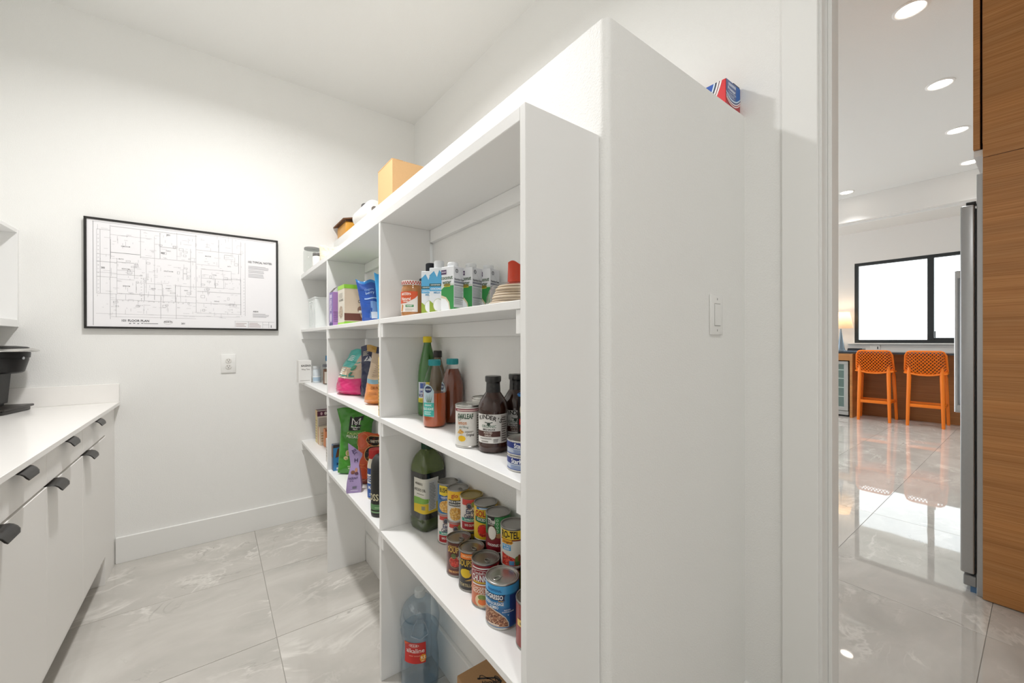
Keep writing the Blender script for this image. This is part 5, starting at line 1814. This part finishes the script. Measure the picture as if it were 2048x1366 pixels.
bag('orange chip bag with black oval badge behind the purple pouch', (0.622, 1.985, Z3), radians(-20), 0.150, 0.240, 0.060, ['#c9501e', '#a83e16', '#7a2c12'],
    lambda u, v, s: 1 if s > 0 else (2 if v < 0.10 else 0), siete, lean=(0.005, 0.03), seed=31, wr=0.003, group=SB)
carton('carton', 'small blue cookie box behind the green bag on the low shelf', 'box', (0.562, 2.3045, Z3), 0, 0.110, 0.036, 0.140, ('#4b4b4e', '#3a5f86', '#3f86bd'),
       lambda p, w, h: p.rect(-w, w, h * .5, h * .95, '#6f5a50', 0),
       lambda p, w, h: (p.rect(-w, w, h * .88, h, '#3a3230', 0), p.poly([(-w * .8, h * .5), (-w * .2, h * .55), (0, h * .85), (-w * .6, h * .85)], '#6b4026', 1), p.ell(w * .1, h * .5, w * .2, h * .1, '#2b5f9a', 1),
                        p.text('MILK', -w * .3, h * .25, h * .1, '#20406a', 1, True, w * .8), p.rect(-w * .7, -w * .4, h * .04, h * .12, '#dfe6ee', 1)), group=SB)

# purple pouch with a pinched, slanted top
pg = thing('gift_pouch', 'lilac tapered pouch with lettering at the front of the low shelf', 'pouch', (0.520, 1.928, Z3 + SH), radians(-22), SB)
rings = [(0.031, 0.026, 0.0, 0.0), (0.033, 0.028, 0.0, 0.012), (0.030, 0.025, 0.0, 0.050), (0.024, 0.017, 0.001, 0.090), (0.018, 0.006, 0.002, 0.118), (0.021, 0.003, 0.003, 0.140), (0.030, 0.0016, 0.004, 0.175), (0.031, 0.0012, 0.004, 0.198)]
vs, fs = [], []
for k, (a, b_, ox, z) in enumerate(rings):
    for sx, sy in ((-1, -1), (0, -1.04), (1, -1), (1, 0), (1, 1), (0, 1.04), (-1, 1), (-1, 0)):
        zz = z + (0.026 * (-sx) * max(0, (z - 0.14) / 0.058) if z > 0.14 else 0)
        vs.append((ox + a * sx, b_ * sy, zz))
for k in range(len(rings) - 1):
    for q in range(8):
        fs.append((k * 8 + q, k * 8 + (q + 1) % 8, (k + 1) * 8 + (q + 1) % 8, (k + 1) * 8 + q))
fs.append(tuple(range(7, -1, -1)))
fs.append(tuple((len(rings) - 1) * 8 + q for q in range(8)))
raw('pouch', vs, fs, mat('#a894c2', 0.35, var=0.04), None, pg, 45)


def pouch_y(z):
    for r0, r1 in zip(rings, rings[1:]):
        if r0[3] <= z <= r1[3]:
            return r0[1] + (r1[1] - r0[1]) * (z - r0[3]) / (r1[3] - r0[3])
    return rings[-1][1]


p = Print(lambda u, v, d: (u + 0.003 * v / 0.2, -pouch_y(v) * 1.04 - d - 0.0008, v), 0.004)
p.text('SILK', -0.002, 0.182, 0.018, '#4a3a66', 1, True, 0.026, rot=-1.1).text('H', 0.006, 0.142, 0.017, '#3a2c52', 1, True)
p.ell(-0.006, 0.092, 0.009, 0.008, '#7a4a34', 1).ell(0.008, 0.100, 0.006, 0.010, '#b07a60', 1).ell(0.010, 0.086, 0.008, 0.007, '#5c3a50', 1)
p.text('HAZELNUT', -0.004, 0.066, 0.009, '#3a2c52', 1, True, 0.040).text('BITES', -0.010, 0.054, 0.005, '#4a3a66', 1, False, 0.016)
p.rect(-0.006, 0.012, 0.020, 0.030, '#6d6a7a', 1).rect(-0.014, 0.018, 0.011, 0.014, '#d8cce6', 1)
p.make('label_print', pg)

bottle('white squeeze bottle with red cap and blue label on the low shelf', 0.577, 1.798, Z3,
       [(0.030, 0), (0.0345, 0.004), (0.0355, 0.012), (0.0355, 0.145), (0.033, 0.160), (0.028, 0.172), (0.026, 0.176), (0.026, 0.180)], mat('#e3dcc8', 0.35, var=0.02),
       [(0.0285, 0.1765), (0.0292, 0.1775), (0.0292, 0.212), (0.0280, 0.215), (0.003, 0.2155)], mat('#c22b2a', 0.4), group=SB, ribs=36, turn=-0.35, draw=lambda p: (
           p.rect(-0.036, 0.040, 0.006, 0.070, '#2455a0', 1), p.rect(-0.036, 0.040, 0.070, 0.110, '#e8e6e0', 1), p.rect(-0.036, 0.040, 0.110, 0.136, '#1f468c', 1),
           p.text('REAL', -0.006, 0.088, 0.026, '#1f468c', 2, True, 0.052), p.text('MAYO', -0.002, 0.052, 0.015, '#e8ecf2', 2, True, 0.044), p.lines(-0.02, 0.02, 0.018, 0.032, 2, '#9fb8dc', 2)))
bottle('black rounded shaker bottle with green band next to the divider', 0.536, 1.608, Z3,
       [(0.034, 0), (0.0375, 0.004), (0.0385, 0.012), (0.0385, 0.055), (0.0385, 0.175), (0.0375, 0.178)], mat('#23221f', 0.4),
       [(0.0378, 0.1782), (0.0383, 0.1795), (0.0375, 0.200), (0.033, 0.222), (0.022, 0.238), (0.010, 0.2435), (0.002, 0.244)], mat('#2b2a29', 0.5), group=SB, turn=-0.1, draw=lambda p: (
           p.rect(-0.058, 0.058, 0.030, 0.052, '#5c8a5a', 1), p.rect(-0.058, 0.058, 0.018, 0.024, '#7fa67a', 1),
           p.text('BOSS', -0.036, 0.078, 0.026, '#cfc9a8', 1, True, 0.062), p.lines(-0.02, 0.01, 0.038, 0.044, 1, '#a8c8a0', 2)))

# ---------------------------------------------------------------- middle bay, top shelf
TB = 'packs on the top shelf of the middle bay'
carton('carton', 'slim purple carton with open top flap beside the green box', 'box', (0.545, 2.262, Z1), 0, 0.105, 0.074, 0.176, ('#7d6a9a', '#7f68ad', '#b184c4'),
       lambda p, w, h: (p.text('PROTEIN', 0, h * .62, w * .9, '#e8e0f0', 1, True, h * .34, rot=pi / 2), p.ell(0, h * .24, w * .5, h * .14, '#d8d0e6', 1), p.rect(-w, w, 0, h * .08, '#4d4a7a', 1), p.rect(-w * .6, w * .6, h * .83, h * .93, '#cfc3e0', 1)),
       lambda p, w, h: (p.rect(-w * .4, w, h * .62, h * .74, '#e0a03a', 1), p.lines(-w * .9, w * .5, h * .12, h * .45, 6, '#8f5fa8', 1, 0.3)), TB,
       extra=lambda c: raw('flap', [(-0.0525, -0.036, 0.1762), (-0.0525, 0.036, 0.1762), (-0.030, 0.034, 0.204), (-0.030, -0.034, 0.204), (-0.0515, -0.036, 0.1762), (-0.0515, 0.036, 0.1762), (-0.029, 0.034, 0.2036), (-0.029, -0.034, 0.2036)],
                           [(0, 1, 2, 3), (7, 6, 5, 4), (0, 3, 7, 4), (1, 5, 6, 2), (2, 6, 7, 3), (0, 4, 5, 1)], mat('#57514f', 0.7), None, c))
carton('carton', 'large cream and green cookie box on the top shelf', 'box', (0.580, 2.105, Z1), 0, 0.150, 0.125, 0.196, ('#86c23a', '#d9d3c4', '#dccab4'),
       lambda p, w, h: (p.rect(-w, w, h * .90, h, '#9fd04a', 1), p.rect(-w, w, 0, h * .06, '#9fd04a', 1), p.ell(0, h * .32, w * .55, h * .16, F_NUT, 1), p.text('COOKIES', 0, h * .62, h * .05, '#6d6a5e', 1, True, w * 1.3), p.lines(-w * .6, w * .6, h * .68, h * .82, 4, '#a8a498', 1, 0.4)),
       lambda p, w, h: (p.rect(-w, w, h * .90, h, '#8ecb3c', 1), p.rect(-w * .1, w, h * .74, h * .90, '#74b52c', 1), p.rect(-w, w, 0, h * .075, '#8ecb3c', 1),
                        p.rect(-w, w * .9, h * .10, h * .28, '#6d3f34', 1), p.ell(w * .40, h * .27, w * .40, h * .14, F_NUT, 2), p.ell(w * .05, h * .38, w * .22, h * .09, '#8a6a5a', 2), p.rect(-w * .1, w * .3, h * .30, h * .36, '#ece6da', 3),
                        p.text('CINNAMON', w * .42, h * .58, h * .075, '#3f3a34', 2, True, w * 1.1), p.text('LIME', w * .38, h * .47, h * .075, '#3f3a34', 2, True, w * .7)), TB)
bag('dark blue pouch leaning over on the top shelf', (0.578, 1.820, Z1), radians(-16), 0.105, 0.192, 0.045, ['#1c4fa6', '#163c82', '#2a7fc4'], lambda u, v, s: 1 if s > 0 else (2 if v > 0.94 else 0),
    lambda p: (p.text('Organic', -0.002, 0.150, 0.010, '#8fb6e6', 1, False, 0.040), p.text('berry', -0.002, 0.134, 0.012, '#b9d3f0', 1, False, 0.038), p.rect(-0.030, 0.034, 0.106, 0.111, '#a8c4e8', 1),
               p.poly([(-0.018, 0.020), (0.022, 0.020), (0.030, 0.090), (-0.006, 0.096)], '#6f94c8', 1), p.rect(-0.010, 0.018, 0.016, 0.046, '#d5dde8', 2)),
    lean=(-0.026, 0.01), seed=41, wr=0.0015, group=TB, top=0.7)
bag('bright light-blue pouch beside the divider on the top shelf', (0.590, 1.660, Z1), radians(-16), 0.095, 0.205, 0.050, ['#2f9ad6', '#2484bc'], lambda u, v, s: 1 if s > 0 else 0,
    lambda p: p.lines(-0.03, 0.03, 0.06, 0.14, 5, '#4fb0e4', 1, 0.4), lean=(-0.012, 0.01), seed=43, wr=0.0015, group=TB, top=0.8)

# near bay, top shelf: flat bread in a bag, red bag against the panel
M_FILM = mat_clear('bread_film', '#f6f4f2', 0.12, 0.12)
br = thing('bread_bag', 'clear bag of pale flatbreads lying at the right end of the top shelf', 'bread', (0.578, 0.752, Z1 + SH))
for k in range(7):
    lathe('flatbread', [(0.06 - 0.003 * k, 0.0), (0.068 - 0.003 * k, 0.003), (0.066 - 0.003 * k, 0.0058), (0.004, 0.0062)], mat('#e2d4bd', 0.75, var=0.10, scale=60, bump=0.1), br, 28, off=(0.003 * sin(k * 2.1), 0.004 * cos(k * 1.7), 0.0015 + k * 0.0066))
lathe('film', [(0.070, 0.0), (0.076, 0.006), (0.074, 0.020), (0.064, 0.046), (0.040, 0.0535), (0.004, 0.0545)], M_FILM, br, 36)
raw('film_tail', [(-0.01, 0.070, 0.004), (0.02, 0.072, 0.006), (0.012, 0.108, 0.012), (-0.016, 0.106, 0.002), (-0.01, 0.070, 0.001), (0.02, 0.072, 0.002), (0.012, 0.108, 0.003), (-0.016, 0.106, 0.0008)],
    [(0, 1, 2, 3), (7, 6, 5, 4), (0, 3, 7, 4), (1, 5, 6, 2), (2, 6, 7, 3), (0, 4, 5, 1)], M_FILM, None, br)
bag('red-orange bag standing behind the flatbreads against the shelf end', (0.655, 0.842, Z1), radians(-38), 0.076, 0.128, 0.036, ['#cf3f1e', '#b8b4b0'], lambda u, v, s: 0 if s < 0 else 1,
    lambda p: (p.poly([(-0.002, 0.040), (0.036, 0.040), (0.036, 0.100), (0.012, 0.110)], '#d8d4d2', 1), p.lines(0.004, 0.034, 0.050, 0.092, 5, '#8f7a78', 2, 0.35)), lean=(0.006, 0.004), seed=51, wr=0.002)

# ---------------------------------------------------------------- far bay
bn = thing('storage_bin', 'translucent white plastic bin on the far top shelf by the back wall', 'bin', (0.605, 2.985, Z1 + SH))
bm = bmesh.new()
M_BIN = mat('#e2e6e5', 0.3, var=0.02)
for a in ((-0.078, -0.075, -0.118, 0.118), (0.075, 0.078, -0.118, 0.118), (-0.075, 0.075, -0.118, -0.115), (-0.075, 0.075, 0.115, 0.118)):
    add_box(bm, a[0], a[1], a[2], a[3], 0.0, 0.205)
add_box(bm, -0.075, 0.075, -0.115, 0.115, 0.0, 0.003)
for v in bm.verts:
    k = 0.94 + 0.06 * v.co.z / 0.205
    v.co.x *= k
    v.co.y *= k
fin('tub', bm, M_BIN, bn)
tube('rim', [(-0.080, -0.120, 0.206), (0.080, -0.120, 0.206), (0.080, 0.120, 0.206), (-0.080, 0.120, 0.206)], 0.004, M_BIN, bn, 8, True)
for k in range(4):
    box('rib', -0.0790, -0.0765, -0.085 + k * 0.055, -0.079 + k * 0.055, 0.02, 0.19, M_BIN, bn, 0.0008, world=False)
tube('handle', [(-0.0815, -0.035, 0.185), (-0.0855, -0.02, 0.178), (-0.0855, 0.02, 0.178), (-0.0815, 0.035, 0.185)], 0.003, M_BIN, bn, 8)

FB = 'goods in the far bay'
carton('carton', 'white box with small black lettering poking past the far shelf edge', 'box', (0.487, 3.030, Z2), 0, 0.078, 0.075, 0.152, ('#e3e2df', '#dcdbd8', '#e6e5e2'), None,
       lambda p, w, h: (p.text('ISAGENIX', 0.006, h * .76, h * .085, '#33312f', 1, True, w * 1.55), p.text('Whey Thins', 0.004, h * .60, h * .065, '#55524f', 1, False, w * 1.3), p.rect(-w * .75, w * .75, h * .105, h * .118, '#8f8c88', 1)), FB)
bottle('small clear jar with pale blue band next to the white lettered box', 0.556, 2.975, Z2, [(0.020, 0), (0.0235, 0.003), (0.0235, 0.085), (0.021, 0.092), (0.021, 0.096)], mat('#cfd8de', 0.15, var=0.04, coat=0.5),
       [(0.0230, 0.0925), (0.0236, 0.0935), (0.0236, 0.110), (0.0225, 0.112), (0.002, 0.1122)], mat('#c9cdd0', 0.4), cat='jar', name='glass_jar', group=FB, draw=lambda p: (p.rect(-0.036, 0.036, 0.012, 0.038, '#a9c0d2', 1), p.rect(-0.036, 0.036, 0.038, 0.046, '#e6eaec', 1)))
b = bottle('glass canister of brown bars with a grey lid on the far middle shelf', 0.606, 2.840, Z2, [(0.033, 0), (0.0385, 0.004), (0.040, 0.010), (0.040, 0.106), (0.0385, 0.112), (0.0385, 0.116)], M_BCLEAR,
           [(0.0400, 0.1125), (0.0412, 0.1135), (0.0412, 0.128), (0.0395, 0.130), (0.002, 0.1303)], mat('#6b6d73', 0.35, 0.4), cat='jar', name='glass_canister', group=FB,
           inner=([(0.030, 0.0015), (0.0365, 0.004), (0.0365, 0.098), (0.002, 0.0985)], mat('#7a5238', 0.6, var=0.2, scale=70)), draw=lambda p: p.rect(-0.022, 0.030, 0.006, 0.082, '#ded6cc', 1), turn=-0.2)
bottle('white tub with bright blue lid at the back of the far middle shelf', 0.655, 2.960, Z2, [(0.036, 0), (0.042, 0.004), (0.043, 0.010), (0.043, 0.140), (0.0405, 0.146)], mat('#e3e5e6', 0.35),
       [(0.0440, 0.1465), (0.0450, 0.1475), (0.0450, 0.180), (0.0435, 0.183), (0.002, 0.1835)], mat('#2a86b8', 0.4), cat='tub', name='tub', group=FB, ribs=40)
carton('carton', 'cream tea box with maroon top band on the far low shelf', 'box', (0.612, 3.010, Z3), 0, 0.105, 0.062, 0.222, ('#5c2740', '#ddc98a', '#d9d0c6'),
       lambda p, w, h: (p.rect(-w, w, h * .84, h, '#d8b98a', 1), p.lines(-w * .7, w * .7, h * .1, h * .75, 8, '#a8926a', 1, 0.3)),
       lambda p, w, h: (p.rect(-w, w, h * .82, h * .98, '#55213a', 1), p.ell(-w * .5, h * .9, w * .13, h * .05, '#c9a8b0', 2), p.ell(0, h * .9, w * .16, h * .055, '#d9d0cc', 2), p.ell(w * .5, h * .9, w * .13, h * .05, '#c9a8b0', 2),
                        p.lines(-w * .85, w * .85, h * .10, h * .78, 20, '#8f8580', 1, 0.42)), FB)
carton('carton', 'small cream box beside the orange box on the far low shelf', 'box', (0.590, 2.930, Z3), 0, 0.060, 0.050, 0.118, ('#e2d3b8', '#dfceb0', '#e4d8c4'),
       lambda p, w, h: p.rect(-w, -w * .2, 0, h, '#d9a070', 1), lambda p, w, h: p.lines(-w * .7, w * .7, h * .2, h * .8, 4, '#c9a878', 1), FB)
carton('carton', 'small orange carton in front of the cream tea box', 'box', (0.612, 2.862, Z3), 0, 0.064, 0.054, 0.116, ('#b5724a', '#dd8a58', '#d97f4a'),
       lambda p, w, h: p.rect(-w, -w * .3, 0, h * .9, '#e8b088', 1), lambda p, w, h: (p.rect(-w, w, h * .88, h, '#8f4f30', 1), p.lines(-w * .6, w * .6, h * .3, h * .7, 3, '#f0c8a0', 1)), FB)
carton('carton', 'plain white carton standing near the divider on the far low shelf', 'box', (0.545, 2.462, Z3), 0, 0.060, 0.080, 0.135, ('#dedbd6', '#d8d4cf', '#dedbd6'), lambda p, w, h: p.lines(-w * .7, w * .7, h * .25, h * .75, 4, '#b9b4ae', 1, 0.35), None, FB)

# ---------------------------------------------------------------- on top of the half wall and the shelving
cb2 = thing('cardboard_box', 'tan cardboard box with lifted flap on top of the half wall', 'box', (0.862, 2.150, ZP + SH))
M_CARD2 = mat('#cfa777', 0.8, bump=0.05, scale=120, var=0.04)
box('carton', -0.120, 0.120, -0.115, 0.110, 0, 0.222, M_CARD2, cb2, 0.001, world=False)
raw('flap', [(-0.121, -0.113, 0.2225), (-0.121, 0.109, 0.2225), (-0.060, 0.109, 0.2365), (-0.060, -0.113, 0.2240), (-0.121, -0.113, 0.2255), (-0.121, 0.109, 0.2255), (-0.060, 0.109, 0.2395), (-0.060, -0.113, 0.2270)],
    [(3, 2, 1, 0), (4, 5, 6, 7), (0, 1, 5, 4), (1, 2, 6, 5), (2, 3, 7, 6), (3, 0, 4, 7)], M_CARD2, None, cb2)
box('flap', -0.058, 0.120, -0.114, 0.109, 0.2225, 0.2250, M_CARD2, cb2, 0.0005, world=False)
box('tape_tab', -0.1215, -0.1202, -0.1140, -0.095, 0.0, 0.012, M_BLACK, cb2, world=False)

rl = thing('paper_roll', 'white paper towel roll lying on the half wall beside the cardboard box', 'paper roll', (0.768, 2.40, ZP + 0.0582))
vs, fs = [], []
prof = [(0.020, 0.0), (0.055, 0.0), (0.0578, 0.004), (0.0578, 0.266), (0.055, 0.270), (0.020, 0.270), (0.0195, 0.15)]
n = len(prof)
for r, z in prof:
    for k in range(40):
        a = 2 * pi * k / 40
        vs.append((r * cos(a), z, r * sin(a)))
for i in range(n):
    j = (i + 1) % n
    for k in range(40):
        fs.append((i * 40 + k, i * 40 + (k + 1) % 40, j * 40 + (k + 1) % 40, j * 40 + k))
raw('paper', vs, fs, mat('#eceae7', 0.85, bump=0.2, scale=160, var=0.01), None, rl, 40)
tube('core', [(0, 0.002, 0), (0, 0.266, 0)], 0.0192, mat('#7a7672', 0.8), rl, 24)
bottle('dark grey canister standing behind the paper roll on the half wall', 0.838, 2.800, ZP, [(0.030, 0), (0.033, 0.004), (0.033, 0.185), (0.0325, 0.187)], mat('#4b4a4a', 0.4),
       [(0.0335, 0.1872), (0.0342, 0.1882), (0.033, 0.205), (0.026, 0.213), (0.002, 0.2145)], mat('#5b5a59', 0.35), cat='canister', name='canister')
gj = thing('gift_box', 'golden yellow box under a brown lid on the half wall', 'box', (0.765, 2.985, ZP + SH))
box('tray', -0.045, 0.045, -0.115, 0.115, 0, 0.095, mat('#d89a34', 0.4, var=0.08, scale=40), gj, 0.006, 2, world=False)
raw('lid', [(-0.066, -0.135, 0.100), (0.050, -0.135, 0.128), (0.050, 0.150, 0.128), (-0.066, 0.150, 0.100), (-0.066, -0.135, 0.108), (0.050, -0.135, 0.136), (0.050, 0.150, 0.136), (-0.066, 0.150, 0.108)],
    [(3, 2, 1, 0), (4, 5, 6, 7), (0, 1, 5, 4), (1, 2, 6, 5), (2, 3, 7, 6), (3, 0, 4, 7)], mat('#6d4a30', 0.7, var=0.15, scale=60), None, gj)
box('lid_post', -0.044, 0.044, -0.110, 0.110, 0.0952, 0.1045, mat('#6d4a30', 0.7), gj, world=False)

ZT = 1.7218
gl = bottle('square clear jar with grey lid on the shelf top by the back wall', 0.532, 2.985, ZT, [(0.040, 0), (0.048, 0.004), (0.050, 0.012), (0.050, 0.140), (0.046, 0.150)], mat_clear('jar_glass', '#eff1f0', 0.06, 0.03),
            [(0.0480, 0.1505), (0.0500, 0.1515), (0.0500, 0.163), (0.048, 0.165), (0.002, 0.1655)], mat('#8a8a88', 0.35, 0.3), cat='jar', name='glass_jar', sq=6.0, rot=0.0)
rt = bottle('small white pill bottle with grey cap on the shelf top', 0.515, 2.735, ZT, [(0.022, 0), (0.026, 0.003), (0.026, 0.058), (0.023, 0.064)], mat('#e6e5e2', 0.4),
            [(0.0245, 0.0645), (0.0252, 0.0655), (0.0252, 0.082), (0.024, 0.084), (0.002, 0.0842)], mat('#6b6a68', 0.4), cat='bottle', name='pill_bottle')
bag('folded cream cloth bag on the shelf top', (0.585, 2.640, ZT), radians(-15), 0.150, 0.118, 0.085, ['#d9d2bc'], lambda u, v, s: 0, None, seed=61, wr=0.004, name='cloth_bag', top=0.9, shiny=0.85)

# blue and red carton on the near end of the half wall
pz = thing('tea_carton', 'blue, white and red striped carton at the near end of the half wall', 'box', (1.334, 0.690, ZP + SH), 0)
bm = bmesh.new()
add_box(bm, -0.049, 0.049, -0.090, 0.090, 0, 0.094, 0.0012)
o = fin('carton', bm, [mat('#8c1f2c', 0.4), mat('#d8222a', 0.35), mat('#b5222e', 0.35)], pz)
for q in o.data.polygons:
    q.material_index = 1 if q.normal.x < -0.7 else (2 if q.normal.y < -0.7 else 0)
p = Print(on_plane((-0.049, 0, 0), (0, -1, 0), (0, 0, 1)), 0.01, split=False)
arc = [(0.082 - 0.062 * (1 - (t / 10) ** 1.6), 0.094 * (1 - t / 10)) for t in range(11)]


def stripe(off, w, col, lay):
    top_ = [(0.0785 - off - 0.042 * (k / 10) ** 1.3, 0.0935 * (1 - k / 10) + 0.0003) for k in range(11)]
    p.poly(top_ + [(u - w, v) for u, v in reversed(top_)], col, lay)


stripe(0.0, 0.006, '#f0e6e6', 1)
stripe(0.009, 0.006, '#f0eeee', 1)
stripe(0.015, 0.006, '#2b3550', 1)
stripe(0.021, 0.005, '#d5e6f4', 1)
stripe(0.026, 0.090, '#0f4fae', 1)
stripe(0.006, 0.003, '#6b2030', 1)
p.make('label_print', pz)
p = Print(on_plane((0, -0.090, 0), (1, 0, 0), (0, 0, 1)), 0.01, split=False)


def dish(z, w, col, lay, fill=False):
    lo = [(-0.048 + 0.096 * k / 14, z + 0.020 * abs(2 * k / 14 - 0.95) ** 2.2) for k in range(15)]
    p.poly(lo + ([(0.048, 0.0935), (-0.048, 0.0935)] if fill else [(u, v + w) for u, v in reversed(lo)]), col, lay)


dish(0.036, 0, '#1c5fae', 1, True)
p.poly([(-0.048, 0.036), (0.016, 0.040), (0.020, 0.0935), (-0.048, 0.0935)], '#5b6a9a', 2)
dish(0.034, 0.0045, '#cfe3f4', 3)
dish(0.029, 0.005, '#53577e', 3)
dish(0.025, 0.004, '#efe6e8', 3)
dish(0.018, 0.004, '#f0dede', 3)
p.text('Freezer', -0.012, 0.068, 0.010, '#e3e9f2', 3, True, 0.050, rot=-0.05).text('Classic Pizza', -0.008, 0.058, 0.006, '#d5deea', 3, False, 0.052)
p.lines(-0.040, 0.012, 0.044, 0.054, 3, '#c3cfe0', 3, 0.35)
p.rect(-0.034, 0.016, 0.078, 0.087, '#b9c2d6', 3)
p.text('FROZEN', 0.026, 0.010, 0.007, '#f3e4e4', 3, True, 0.032)
p.make('label_print', pz)
box('handle_tab', 0.002, 0.044, -0.0905, -0.070, 0.0945, 0.0975, mat('#4a4a46', 0.6), pz, 0.0005, world=False)
